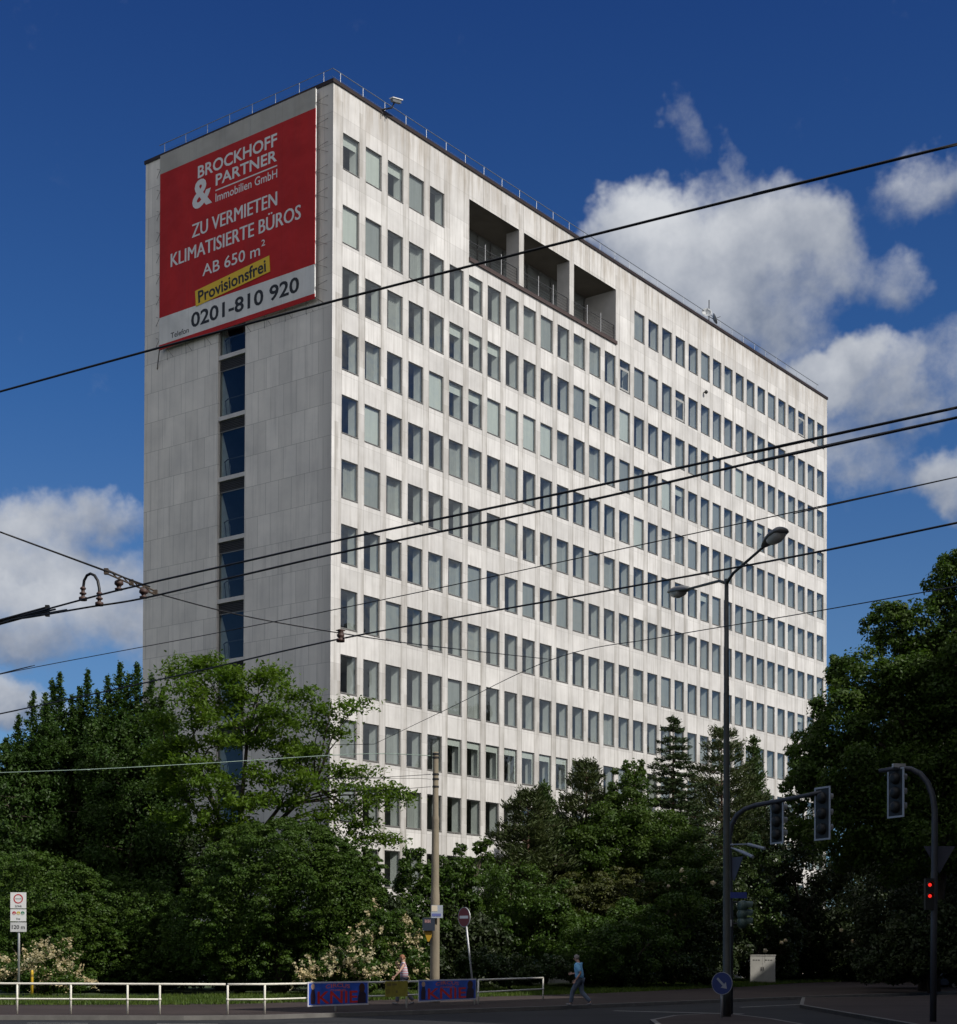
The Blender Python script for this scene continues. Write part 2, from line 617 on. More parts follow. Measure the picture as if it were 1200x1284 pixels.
def side_stone():
    m = bpy.data.materials.new('grey_stone_slabs')
    m.use_nodes = True
    T = NT(m.node_tree)
    b = T.n['Principled BSDF']
    uv = T.node('ShaderNodeTexCoord').outputs['UV']
    br = T.node('ShaderNodeTexBrick', offset=0.37, offset_frequency=2)
    T.put(br.inputs['Vector'], uv)
    br.inputs['Scale'].default_value = 1.0
    br.inputs['Brick Width'].default_value = 0.96
    br.inputs['Row Height'].default_value = 1.70
    br.inputs['Mortar Size'].default_value = 0.012
    br.inputs['Mortar Smooth'].default_value = 0.3
    br.inputs['Color1'].default_value = (0.65, 0.622, 0.575, 1)
    br.inputs['Color2'].default_value = (0.75, 0.718, 0.665, 1)
    br.inputs['Mortar'].default_value = (0.33, 0.32, 0.30, 1)
    u, v, _ = T.sep(uv)
    cl = T.noise(uv, 0.45, 5, 0.6)
    st = T.noise(T.comb(T.math('MULTIPLY', u, 4.0), T.math('MULTIPLY', v, 0.2), 0), 1.0, 4, 0.6)
    base = T.mix(1.0, br.outputs['Color'], T.mix(T.mapr(cl, 0.3, 0.7), (0.82, 0.82, 0.83, 1), (1.05, 1.04, 1.03, 1)), blend='MULTIPLY')
    base = T.mix(T.mapr(st, 0.5, 0.75, 0, 0.3), base, (0.27, 0.26, 0.25, 1))
    # darker mottled band by the corner
    base = T.mix(T.math('MULTIPLY', T.mapr(u, 1.1, 0.1, 0, 1), T.mapr(cl, 0.35, 0.65, 0.15, 0.5)), base, (0.22, 0.215, 0.21, 1))
    T.put(b.inputs['Base Color'], base)
    b.inputs['Roughness'].default_value = 0.65
    return m


# ================================================================== GROUND
def poly_sheet(name, pts, z, m, kind='structure', side=0.0):
    mb = MB()
    mb.face([(x, y, z) for x, y in pts])
    if side:
        n = len(pts)
        for i in range(n):
            a, b = pts[i], pts[(i + 1) % n]
            mb.face([(a[0], a[1], z), (a[0], a[1], z - side), (b[0], b[1], z - side), (b[0], b[1], z)])
    o = mb.build(name, m)
    o['kind'] = kind
    return o


M_earth = mat('earth', (0.06, 0.055, 0.035), 0.95, 0, 0.3, 0.3)
M_road = asphalt('road_asphalt', (0.026, 0.027, 0.030))
M_pave = asphalt('pavement_asphalt', (0.045, 0.035, 0.033))
M_kerb = mat('kerb_stone', (0.13, 0.125, 0.118), 0.8, 0, 0.2, 2.5)
M_lawn = mat('lawn_soil', (0.035, 0.055, 0.015), 0.95, 0, 0.4, 0.8)
M_mark = mat('road_paint', (0.24, 0.24, 0.23), 0.7, 0, 0.2, 5)

poly_sheet('ground', [(-900, -300), (900, -300), (900, 2500), (-900, 2500)], -0.16, M_earth)
poly_sheet('road', [(-300, -60), (300, -60), (300, 230), (-300, 230)], -0.12, M_road)
KERB = [(-120, 43.6), (-13.2, 43.9), (-8.1, 44.2), (-6.0, 45.0), (-3.8, 47.3), (-1.0, 50.2), (2.7, 54.3), (6.9, 60.0), (11.9, 66.4), (22.8, 79.5), (60, 128.4), (110, 194)]
poly_sheet('pavement', KERB + [(110, 260), (-120, 260)], 0.0, M_pave, side=0.119)


def strip(name, line, wd, z, m, lo=None):
    mb = MB()
    nrm = []
    for i in range(len(line)):
        a = Vector(line[max(i - 1, 0)]); b = Vector(line[min(i + 1, len(line) - 1)])
        t = (b - a).normalized()
        nrm.append(Vector((-t.y, t.x)))
    for i in range(len(line) - 1):
        a, b = Vector(line[i]), Vector(line[i + 1])
        na, nb = nrm[i] * wd, nrm[i + 1] * wd
        mb.face([(a.x, a.y, z), (b.x, b.y, z), (b.x + nb.x, b.y + nb.y, z), (a.x + na.x, a.y + na.y, z)])
        if lo is not None:
            mb.face([(a.x, a.y, lo), (b.x, b.y, lo), (b.x, b.y, z), (a.x, a.y, z)])
    o = mb.build(name, m)
    o['kind'] = 'structure'
    return o


strip('kerb', [(x + 0.004, y - 0.006) for x, y in KERB], 0.17, 0.006, M_kerb, lo=-0.118)
GRASS = [(-120, 53.2), (-16.1, 53.9), (-9.8, 54.8), (-4.8, 60.5), (-1.3, 65.7), (3.2, 71.3), (6.9, 77.5), (11.1, 86.0), (14.3, 91.1), (18.9, 102.7), (27.8, 118.4), (32.5, 121.7), (46, 139), (110, 222)]
poly_sheet('lawn', GRASS + [(110, 260), (-120, 260)], 0.012, M_lawn)


def dash(name, a, b, wd):
    a, b = Vector(a), Vector(b)
    t = (b - a).normalized()
    n = Vector((-t.y, t.x)) * wd / 2
    mb = MB()
    mb.face([(p.x, p.y, -0.116) for p in (a - n, b - n, b + n, a + n)])
    o = mb.build(name, M_mark)
    o['kind'] = 'structure'


for k in range(7):
    dash('road_marking', (-22 + 3.4 * k, 42.0), (-20.4 + 3.4 * k, 42.0), 0.14)
dash('road_marking', (9.4, 57.6), (14.2, 63.9), 0.15)
dash('road_marking', (15.8, 66.0), (19.8, 71.4), 0.15)
dash('road_marking', (13.8, 54.6), (16.6, 53.2), 0.15)
dash('road_marking', (4.5, 53.4), (8.4, 50.9), 0.3)

isl = [(4.2, 36), (4.6, 43), (5.6, 46.2), (6.7, 47.7), (7.6, 47.3), (8.1, 44), (8.4, 36)]
poly_sheet('traffic_island', isl, 0.0, M_pave, side=0.119)
strip('kerb', isl[::-1], 0.14, 0.005, M_kerb, lo=-0.118)
isl2 = [(11.0, 36.5), (11.4, 57), (13.6, 67.5), (17.8, 69), (26, 78), (29, 76), (16.2, 52), (14.0, 36.5)]
poly_sheet('traffic_island', isl2, 0.0, M_pave, side=0.119)
strip('kerb', isl2[::-1], 0.14, 0.005, M_kerb, lo=-0.118)

# ================================================================== OFFICE TOWER
P = 1.82
L, W, ZT = 32.87 * P, 14.65, 25.12 * P + EYE
D = Vector((0.6051872, 0.7960832, 0)); E_ = Vector((-0.7960832, 0.6051872, 0))
P0 = Vector((-4.28352 * P, 46 * P, 0))
TROT = math.atan2(D.y, D.x)


def tw(s, t, z):
    """tower frame -> world"""
    return P0 + D * s + E_ * t + Vector((0, 0, z))


def S(c):
    return ((0.4263 + c) if c <= 20 else (0.4263 + 20.985 + (c - 21) * 0.95026)) * P


def WW(c):
    return (0.72 if c <= 20 else 0.69) * P


TOPS = [23.85, 21.76, 19.95, 18.10, 16.235, 14.36, 12.48, 10.60, 8.70, 6.83, 4.98, 3.135]
BOTS = [22.81, 20.66, 18.82, 16.98, 15.13, 13.25, 11.36, 9.465, 7.585, 5.73, 3.865, 2.02]
ZT_ = [t * P + EYE for t in TOPS]
ZB_ = [b * P + EYE for b in BOTS]
LG0, LG1 = 42.24, 45.72      # loggia floor and head
LOGX = [(S(6), S(8) + WW(8)), (S(9), S(11) + WW(11)), (S(12), S(14) + WW(14))]

tower = thing('office_tower', 'tall white stone-clad office block with rows of dark windows behind the trees', 'office building', tuple(P0), TROT)
M_front = front_stone()
M_side = side_stone()

xs = [0.0]
for c in range(33):
    xs += [S(c), S(c) + WW(c)]
xs.append(L)
zs = sorted(set([0.0, ZT] + ZT_ + ZB_ + [LG0, LG1]))


def ucoord(x):
    for c in range(32, -1, -1):
        if x >= S(c) - 1e-6:
            nx = S(c + 1) if c < 32 else S(32) + 0.95026 * P
            return c + (x - S(c)) / (nx - S(c))
    return (x - S(0)) / P


def is_hole(xa, xb, za, zb):
    xm, zm = (xa + xb) / 2, (za + zb) / 2
    if LG0 < zm < LG1:
        for a, b in LOGX:
            if a < xm < b:
                return True
    for c in range(33):
        if S(c) < xm < S(c) + WW(c):
            for r in range(12):
                if ZB_[r] < zm < ZT_[r]:
                    if r == 0 and 5 <= c <= 15:
                        return False
                    return True
    return False


mb = MB()
for i in range(len(xs) - 1):
    for j in range(len(zs) - 1):
        a, b, c_, d_ = xs[i], xs[i + 1], zs[j], zs[j + 1]
        if is_hole(a, b, c_, d_):
            continue
        ua = ucoord(a + 1e-5)
        ub = ua + (b - a) / P
        mb.face([(a, 0, c_), (b, 0, c_), (b, 0, d_), (a, 0, d_)], 0, [(ua, c_), (ub, c_), (ub, d_), (ua, d_)])
RV = 0.09


def reveal_faces(mb, a, b, c_, d_, dep, ua):
    u = (ua, ua + 0.02)
    mb.face([(a, 0, c_), (a, 0, d_), (a, dep, d_), (a, dep, c_)], 0, [(ua + .4, c_), (ua + .4, d_), (ua + .4, d_), (ua + .4, c_)])
    mb.face([(b, 0, d_), (b, 0, c_), (b, dep, c_), (b, dep, d_)], 0, [(ua + .4, d_), (ua + .4, c_), (ua + .4, c_), (ua + .4, d_)])
    mb.face([(a, 0, d_), (b, 0, d_), (b, dep, d_), (a, dep, d_)], 0, [(ua + .2, d_), (ua + .5, d_), (ua + .5, d_), (ua + .2, d_)])
    mb.face([(b, 0, c_), (a, 0, c_), (a, dep, c_), (b, dep, c_)], 0, [(ua + .5, c_), (ua + .2, c_), (ua + .2, c_), (ua + .5, c_)])


WINS = []
for r in range(12):
    for c in range(33):
        if r == 0 and 5 <= c <= 15:
            continue
        WINS.append((r, c))
        reveal_faces(mb, S(c), S(c) + WW(c), ZB_[r], ZT_[r], RV, c)
mb.build('front_wall', M_front, tower)

# end wall with the slot of staircase windows, far end, back, roof
SY0, SY1 = 6.42, 8.55
SZ0, SZ1 = 7.5, 38.4
mb = MB()


def lface(t0, t1, z0, z1):
    mb.face([(0, t1, z0), (0, t0, z0), (0, t0, z1), (0, t1, z1)], 0, [(t1, z0), (t0, z0), (t0, z1), (t1, z1)])


lface(0, SY0, 0, ZT)
lface(SY1, W, 0, ZT)
lface(SY0, SY1, 0, SZ0)
lface(SY0, SY1, SZ1, ZT)
for (t, sgn) in ((SY0, 1), (SY1, -1)):
    mb.face([(0, t, SZ0), (0, t, SZ1), (0.3, t, SZ1), (0.3, t, SZ0)], 0, [(t + 3, SZ0), (t + 3, SZ1), (t + 3.3, SZ1), (t + 3.3, SZ0)])
mb.build('end_wall', M_side, tower)
mb = MB()
mb.face([(L, 0, 0), (L, W, 0), (L, W, ZT), (L, 0, ZT)], 0, [(0, 0), (W, 0), (W, ZT), (0, ZT)])
mb.face([(L, W, 0), (0, W, 0), (0, W, ZT), (L, W, ZT)], 0, [(0, 0), (L, 0), (L, ZT), (0, ZT)])
mb.build('rear_wall', M_side, tower)
mb = MB()
mb.face([(0, 0, ZT), (L, 0, ZT), (L, W, ZT), (0, W, ZT)])
mb.build('roof', M_roof, tower)
# coping: four lengths butted at the corners
mb = MB()
ov, ch = 0.07, 0.20
mb.b2((-ov, -ov, ZT + 0.003), (L + ov, 0.35, ZT + ch))
mb.b2((-ov, W - 0.35, ZT + 0.003), (L + ov, W + ov, ZT + ch))
mb.b2((-ov, 0.35, ZT + 0.003), (0.35, W - 0.35, ZT + ch))
mb.b2((L - 0.35, 0.35, ZT + 0.003), (L + ov, W - 0.35, ZT + ch))
mb.build('roof_coping', M_coping, tower)

# roof railing: rail, posts as pieces of it
mb = MB()
rz0, rz1 = ZT, ZT + 1.13
sb = 0.5
n_front = 32
mb.tube([(L - 0.6, sb, rz1), (sb, sb, rz1), (sb, W - 0.6, rz1)], 0.022, 6)
mb.tube([(L - 0.9, sb + .03, rz1 - .4), (sb, sb + .03, rz1 - .4), (sb + .03, W - 1.2, rz1 - .4)], 0.007, 5)
rrail = mb.build('roof_railing', mat('grey_rail', (0.16, 0.18, 0.2), 0.5, 0.3), tower)
mb = MB()
mb.tube([(0, 0, 0), (0, 0, rz1 - rz0)], 0.017, 6)
pm_ = mb.mesh('post', mat('pale_steel', (0.40, 0.43, 0.46), 0.4, 0.3))
for (x, y) in [(1.1 + k * (L - 2.0) / n_front, sb) for k in range(33)] + [(sb, 1.15 + k * 1.78) for k in range(8)]:
    q = bpy.data.objects.new('post', pm_)
    q.parent = rrail
    q.location = (x, y, rz0)
    col.objects.link(q)

# interior floors, room back wall, side cores (seen through the glass)
mb = MB()
for r in range(12):
    fz = ZB_[r] - 0.85
    mb.b2((0.35, 0.62, fz - 0.30), (L - 0.35, 5.6, fz), 1)
    if r > 0:
        mb.b2((0.35, 0.62, ZT_[r] + 0.22), (L - 0.35, 5.6, ZT_[r] + 0.30), 0)
mb.b2((0.35, 5.6, 1.0), (L - 0.35, 5.8, ZT - 0.1), 2)
rnd = random.Random(5)
for r in range(12):
    c = 2
    while c < 32:
        if not (r == 0 and 4 <= c <= 16):
            xm = S(c) + WW(c) + 0.25
            mb.b2((xm, 0.62, ZB_[r] - 0.85), (xm + 0.08, 5.6, ZT_[r] + 0.22), 3)
        c += rnd.choice([2, 3, 3, 4])
mb.build('interior_floors', [mat('ceiling_paint', (0.55, 0.55, 0.54), 0.9), mat('floor_lino', (0.26, 0.25, 0.235), 0.7), M_room, mat('partition_wall', (0.34, 0.36, 0.36), 0.9)], tower)

# ---- windows: prototypes, then one object per window for the hundred largest, the rest as one part
def win_geo(wd, ht, kind):
    """returns dict part -> MB, in the window's own frame: origin lower-left outer corner"""
    fr, pn, jb, bl = MB(), MB(), MB(), MB()
    f, y0, y1 = 0.05, 0.05, 0.10
    fr.b2((0, y0, 0), (f, y1, ht)); fr.b2((wd - f, y0, 0), (wd, y1, ht))
    fr.b2((f, y0, 0), (wd - f, y1, f)); fr.b2((f, y0, ht - f), (wd - f, y1, ht))
    fr.b2((-0.0, -0.03, -0.035), (wd, y0, 0.0))       # sill drip
    pn.face([(f, 0.075, f), (wd - f, 0.075, f), (wd - f, 0.075, ht - f), (f, 0.075, ht - f)])
    dep, spl = 0.52, 0.22
    jb.face([(0, y1, 0), (0, y1, ht), (spl, dep, ht), (spl, dep, 0)])
    jb.face([(wd, y1, ht), (wd, y1, 0), (wd - spl, dep, 0), (wd - spl, dep, ht)])
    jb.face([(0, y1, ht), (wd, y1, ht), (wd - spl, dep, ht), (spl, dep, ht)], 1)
    jb.face([(wd, y1, 0), (0, y1, 0), (spl, dep, 0), (wd - spl, dep, 0)])
    # room wall between the windows, behind the splay
    jb.face([(spl, dep, ht), (spl, dep, 0), (-0.26, dep, 0), (-0.26, dep, ht)])
    jb.face([(wd - spl, dep, 0), (wd - spl, dep, ht), (wd + 0.26, dep, ht), (wd + 0.26, dep, 0)])
    g = f + 0.004
    if kind == 'blind':
        bl.b2((g, 0.16, g), (wd - g, 0.175, ht - g))
    elif kind == 'half':
        bl.b2((g, 0.22, ht * 0.72), (wd - g, 0.235, ht - g))
    elif kind == 'curtain':
        n = 9
        for k in range(n):
            xa = wd * 0.42 + (wd * 0.56) * k / n
            xb = wd * 0.42 + (wd * 0.56) * (k + 1) / n
            ya, yb = (0.34, 0.40) if k % 2 else (0.40, 0.34)
            bl.face([(xa, ya, g), (xb, yb, g), (xb, yb, ht - g), (xa, ya, ht - g)])
    elif kind == 'transom':
        z0 = ht * 0.80
        bl.b2((g, 0.105, z0), (wd - g, 0.12, ht - g))
        bl.b2((wd - g - 0.09, 0.105, g), (wd - g, 0.12, z0))
    elif kind == 'open':
        # inner sash frame, tilted light over a fixed light
        z0 = ht * 0.68
        for (a, b) in (((g, z0), (wd - g, z0 + 0.16)), ((g, g), (g + 0.12, z0)), ((wd - g - 0.12, g), (wd - g, z0)), ((g + .12, g), (wd - g - .12, g + 0.10))):
            bl.b2((a[0], 0.055, a[1]), (b[0], 0.07, b[1]))
    return fr, pn, jb, bl


SPECIAL = {}
def sp(kind, *rc):
    for q in rc:
        SPECIAL[q] = kind
sp('blind', (0, 1), (1, 0), (3, 4), (3, 7), (3, 8), (3, 9), (3, 10), (4, 1), (2, 24), (3, 18), (2, 15), (4, 16))
sp('greyblind', (1, 1), (0, 3), (4, 8), (5, 1), (5, 8), (3, 15), (6, 12), (0, 21), (0, 27), (5, 25), (0, 15), (4, 20), (7, 2), (6, 9), (2, 22), (4, 27), (3, 22), (5, 13), (8, 5), (9, 12), (1, 16), (0, 16))
sp('half', (2, 6), (2, 7), (1, 6), (2, 5), (3, 5), (3, 6), (0, 2), (0, 0))
sp('transom', (9, 5), (9, 6), (9, 7), (9, 8), (9, 9), (9, 10), (9, 11))
sp('open', (1, 15), (1, 19), (0, 30))
rnd = random.Random(11)
for (r, c) in WINS:
    if (r, c) not in SPECIAL:
        x = rnd.random()
        if x < 0.035:
            SPECIAL[(r, c)] = 'greyblind'
        elif x < 0.20:
            SPECIAL[(r, c)] = 'curtain'
        elif x < 0.22:
            SPECIAL[(r, c)] = 'half'
M_curtain = mat('pale_curtain', (0.36, 0.375, 0.36), 0.85, 0, 0.08, 1.5)
M_openframe = mat('white_sash', (0.34, 0.34, 0.33), 0.5)
BMAT = {'blind': M_blind, 'greyblind': M_blind2, 'half': M_blind, 'curtain': M_curtain, 'transom': M_blind, 'open': M_openframe}
# apparent size: nearer columns and rows show larger; keep to those the trees leave in view
vis = [(r, c) for (r, c) in WINS if r < 11]
vis.sort(key=lambda q: -(WW(q[1]) * (ZT_[q[0]] - ZB_[q[0]]) / (tw(S(q[1]), 0, 0).y ** 2)) + (5 if (q[0] >= 10) else 0))
BIG = set(vis[:100])
proto = {}
rest = MB()
RM = [M_alu, M_glass, M_jamb, M_blind, M_blind2, M_curtain, M_openframe, M_lintel]
for (r, c) in WINS:
    kind = SPECIAL.get((r, c))
    gk = 'blind' if kind == 'greyblind' else kind
    wd, ht = WW(c), ZT_[r] - ZB_[r]
    org = (S(c), 0, ZB_[r])
    if (r, c) in BIG:
        key = (round(wd, 3), round(ht, 3), kind)
        if key not in proto:
            fr, pn, jb, bl = win_geo(wd, ht, gk)
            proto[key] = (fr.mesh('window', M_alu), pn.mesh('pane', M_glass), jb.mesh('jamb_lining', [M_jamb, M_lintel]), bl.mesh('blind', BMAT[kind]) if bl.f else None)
        fm, pm, jm, bm_ = proto[key]
        o = bpy.data.objects.new('window', fm)
        o.parent = tower
        o.location = org
        col.objects.link(o)
        for nm, me in (('pane', pm), ('jamb_lining', jm), ({'curtain': 'curtain', 'open': 'sash', 'transom': 'transom_panel'}.get(kind, 'blind'), bm_)):
            if me is not None:
                q = bpy.data.objects.new(nm, me)
                q.parent = o
                col.objects.link(q)
    else:
        geo = win_geo(wd, ht, gk)
        mis = (0, 1, 2, {'blind': 3, 'greyblind': 4, 'half': 3, 'curtain': 5, 'transom': 3, 'open': 6}.get(kind, 3))
        for g_, mi in zip(geo, mis):
            i0 = len(rest.v)
            rest.v += [(x + org[0], y + org[1], z + org[2]) for x, y, z in g_.v]
            rest.f += [tuple(i0 + k for k in f) for f in g_.f]
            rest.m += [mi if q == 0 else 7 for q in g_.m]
            rest.uv += [None] * len(g_.f)
o = rest.build('smaller_windows', RM, tower)
o['kind'] = 'stuff'

# ---- loggia under the roof: three bays
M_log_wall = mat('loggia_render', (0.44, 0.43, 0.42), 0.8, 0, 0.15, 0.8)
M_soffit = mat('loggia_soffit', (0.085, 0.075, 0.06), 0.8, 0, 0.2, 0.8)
M_ledge = mat('loggia_ledge', (0.055, 0.035, 0.03), 0.6)
LX0, LX1 = LOGX[0][0], LOGX[2][1]
DEP = 2.5
mb = MB()
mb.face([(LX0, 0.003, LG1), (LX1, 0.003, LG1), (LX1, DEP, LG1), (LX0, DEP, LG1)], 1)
mb.face([(LX0, 0.003, LG0), (LX0, DEP, LG0), (LX1, DEP, LG0), (LX1, 0.003, LG0)], 0)
mb.face([(LX0, 0.003, LG0), (LX0, 0.003, LG1), (LX0, DEP, LG1), (LX0, DEP, LG0)], 0)
mb.face([(LX1, 0.003, LG1), (LX1, 0.003, LG0), (LX1, DEP, LG0), (LX1, DEP, LG1)], 0)
mb.face([(LX0, DEP, LG0), (LX1, DEP, LG0), (LX1, DEP, LG1), (LX0, DEP, LG1)], 0)
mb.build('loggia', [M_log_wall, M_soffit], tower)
for (a, b) in ((LOGX[0][1], LOGX[1][0]), (LOGX[1][1], LOGX[2][0])):
    mb = MB()
    mb.face([(a, 0, LG0), (a, 0, LG1), (a, 0.95, LG1), (a, 0.95, LG0)], 0)
    mb.face([(b, 0, LG1), (b, 0, LG0), (b, 0.95, LG0), (b, 0.95, LG1)], 0)
    mb.face([(a, 0.95, LG0), (a, 0.95, LG1), (b, 0.95, LG1), (b, 0.95, LG0)], 0)
    mb.build('loggia_pier', M_log_wall, tower)
mb = MB()
mb.b2((LX0 - 0.02, -0.10, LG0 - 0.16), (LX1 + 0.08, -0.002, LG0 + 0.06))
mb.build('loggia_ledge', M_ledge, tower)
mb = MB()
n = 12
for k in range(n + 1):
    x = LX0 + 0.1 + (LX1 - LX0 - 0.2) * k / n
    mb.b2((x - 0.035, DEP - 0.10, LG0 + 0.01), (x + 0.035, DEP - 0.04, LG1 - 0.01), 0)
for z in (LG0 + 0.04, LG0 + 1.0, LG0 + 2.5, LG1 - 0.05):
    mb.b2((LX0 + 0.02, DEP - 0.135, z - 0.03), (LX1 - 0.02, DEP - 0.103, z + 0.03), 0)
lf = mb.build('loggia_glazing', M_alu, tower)
mb = MB()
mb.face([(LX0 + 0.05, DEP - 0.07, LG0 + 0.05), (LX1 - 0.05, DEP - 0.07, LG0 + 0.05), (LX1 - 0.05, DEP - 0.07, LG1 - 0.05), (LX0 + 0.05, DEP - 0.07, LG1 - 0.05)])
mb.build('pane', M_glass, lf)
mb = MB()
mb.b2((S(10) + 0.1, DEP - 0.025, LG0 + 0.1), (S(10) + 1.1, DEP - 0.012, LG0 + 2.2))
mb.b2((S(11) + 0.2, DEP - 0.025, LG0 + 0.1), (S(11) + 0.7, DEP - 0.012, LG0 + 2.0))
mb.b2((S(6) + 0.6, DEP - 0.025, LG0 + 0.5), (S(6) + 2.2, DEP - 0.012, LG0 + 1.5))
mb.build('curtain', M_curtain, lf)
M_lrail = mat('railing_steel', (0.07, 0.07, 0.075), 0.5, 0.4)
M_lpost = mat('railing_post_grey', (0.42, 0.42, 0.42), 0.5, 0.3)
for (a, b) in LOGX:
    mb = MB()
    for z in (0.25, 0.42, 0.59, 0.76, 0.93):
        mb.tube([(a + 0.03, 0.15, LG0 + z), (b - 0.03, 0.15, LG0 + z)], 0.011, 5, 0)
    mb.tube([(a + 0.02, 0.12, LG0 + 1.12), (b - 0.02, 0.12, LG0 + 1.12)], 0.028, 6, 0)
    lr_ = mb.build('loggia_railing', M_lrail, tower)
    for k in range(4):
        x = a + 0.08 + (b - a - 0.16) * k / 3
        mb = MB()
        mb.b2((x - 0.025, 0.08, LG0 + 0.01), (x + 0.025, 0.115, LG0 + (1.42 if k in (1, 2) else 1.12)))
        mb.build('post', M_lpost if k in (1, 2) else M_lrail, lr_)

# ---- staircase windows in the end wall
M_louver = mat('dark_louvre', (0.022, 0.02, 0.019), 0.6)
M_band = mat('pale_slab_edge', (0.50, 0.49, 0.48), 0.7, 0, 0.1, 1.5)
M_stairlit = mat('stairwell_lit_patch', (0.78, 0.84, 0.80), 0.8)  # pale patch per storey: daylight on the side wall put into the colour
M_stairdark = mat('stairwell_dark_blue', (0.028, 0.036, 0.060), 0.9)  # blue put into the dark colour for sky mirrored in the panes
mb = MB()
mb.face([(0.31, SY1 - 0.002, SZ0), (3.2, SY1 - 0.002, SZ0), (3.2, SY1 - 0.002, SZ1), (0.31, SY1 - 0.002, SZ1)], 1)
for k in range(10):
    zb = 34.91 - 3.386 * (k - 1)
    mb.face([(0.31, SY1 - 0.012, zb), (1.05, SY1 - 0.012, zb), (0.98, SY1 - 0.012, zb + 0.9), (0.36, SY1 - 0.012, zb + 2.6), (0.31, SY1 - 0.012, zb + 2.6)], 0)
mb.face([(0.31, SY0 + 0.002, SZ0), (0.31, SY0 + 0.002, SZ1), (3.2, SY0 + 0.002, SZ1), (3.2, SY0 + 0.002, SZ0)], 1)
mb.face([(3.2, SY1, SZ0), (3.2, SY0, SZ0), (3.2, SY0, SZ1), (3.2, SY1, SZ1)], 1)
bt = [34.91 - 3.386 * k for k in range(-1, 9)]
for z in bt:
    mb.b2((0.31, SY0 + .004, z - 0.2), (1.3, SY1 - .004, z - 0.02), 1)
mb.build('stairwell', [M_stairlit, M_stairdark], tower)
for k, z in enumerate(bt):
    if k == 0:
        continue
    zt2 = bt[k - 1] - 0.23
    zb2 = z
    mb = MB()
    f = 0.045
    x0, x1 = 0.16, 0.22
    mb.b2((x0, SY0, zb2), (x1, SY0 + f, zt2)); mb.b2((x0, SY1 - f, zb2), (x1, SY1, zt2))
    mb.b2((x0, SY0 + f, zt2 - 0.62), (x1, SY1 - f, zt2 - 0.57)); mb.b2((x0, SY0 + f, zb2), (x1, SY1 - f, zb2 + f))
    wf = mb.build('stair_window', M_alu, tower)
    mb = MB()
    mb.face([(0.19, SY1 - f, zb2 + f), (0.19, SY0 + f, zb2 + f), (0.19, SY0 + f, zt2 - 0.62), (0.19, SY1 - f, zt2 - 0.62)])
    mb.build('pane', M_glass_dark, wf)
    mb = MB()
    for q in range(6):
        zz = zt2 - 0.55 + q * 0.092
        mb.b2((0.13, SY0 + f, zz), (0.18, SY1 - f, zz + 0.06))
    mb.build('louvre', M_louver, wf)
    mb = MB()
    mb.tube([(0.42, SY0 + 0.1, zb2 + 1.05), (0.42, SY1 - 0.35, zb2 + 1.05), (0.42, SY1 - 0.12, zb2 + 0.95)], 0.03, 6)
    for q in (0.30, 0.62):
        mb.tube([(0.42, SY1 - q, zb2 + 0.02), (0.42, SY1 - q + 0.14, zb2 + 1.0)], 0.022, 6)
    mb.build('handrail', M_lrail, wf)
    mb = MB()
    mb.b2((0.03, SY0 + .003, z - 0.23), (0.30, SY1 - .003, z - 0.002))
    mb.build('sill', M_band, wf)

# ================================================================== BILLBOARD on the end wall
BT0, BT1 = 0.98, 13.05
BZ = dict(top=47.32, red=46.25, white=38.0, strip=36.45, bot=36.18)
def tarp(name, base):
    m = bpy.data.materials.new(name)
    m.use_nodes = True
    T = NT(m.node_tree)
    b = T.n['Principled BSDF']
    tc = T.node('ShaderNodeTexCoord').outputs['Object']
    x, y, z = T.sep(tc)
    f = T.noise(tc, 0.45, 4, 0.55)
    st = T.noise(T.comb(0.0, T.math('MULTIPLY', y, 3.0), T.math('MULTIPLY', z, 0.15)), 1.0, 4, 0.6)
    c = T.mix(T.mapr(f, 0.3, 0.7), c4([q * 0.86 for q in base]), c4([min(1, q * 1.1) for q in base]))
    c = T.mix(T.mapr(st, 0.5, 0.8, 0, 0.35), c, c4([q * 0.6 + 0.02 for q in base]))
    seam = T.mapr(T.math('ABSOLUTE', T.math('SUBTRACT', T.math('FRACT', T.math('DIVIDE', y, 2.42)), 0.5)), 0.006, 0.002)
    c = T.mix(T.math('MULTIPLY', seam, 0.35), c, c4([q * 0.4 for q in base]))
    T.put(b.inputs['Base Color'], c)
    b.inputs['Roughness'].default_value = 0.65
    b.inputs['Specular IOR Level'].default_value = 0.15
    bn = T.node('ShaderNodeBump')
    bn.inputs['Strength'].default_value = 0.5
    bn.inputs['Distance'].default_value = 0.25
    T.put(bn.inputs['Height'], T.noise(tc, 0.8, 2, 0.4))
    T.put(b.inputs['Normal'], bn.outputs[0])
    return m


M_red = tarp('red_tarpaulin', (0.41, 0.022, 0.023))
M_bwhite = mat('white_tarpaulin', (0.62, 0.62, 0.62), 0.6, 0, 0.05, 0.8)
M_bgrey = tarp('grey_tarpaulin', (0.36, 0.35, 0.325))
M_wtarp = tarp('white_banner_tarpaulin', (0.62, 0.62, 0.61))
M_byel = mat('yellow_tarpaulin', (0.66, 0.44, 0.02), 0.6, 0, 0.06, 1)
M_bblack = mat('black_print', (0.012, 0.012, 0.013), 0.6)
OFF = -0.30
bb = thing('billboard', 'huge red and white letting banner stretched over the upper end wall', 'billboard', tuple(tw(OFF, (BT0 + BT1) / 2, BZ['bot'])), TROT)


def bl(x, t, z):
    """tower frame -> billboard frame"""
    return (x - OFF, t - (BT0 + BT1) / 2, z - BZ['bot'])


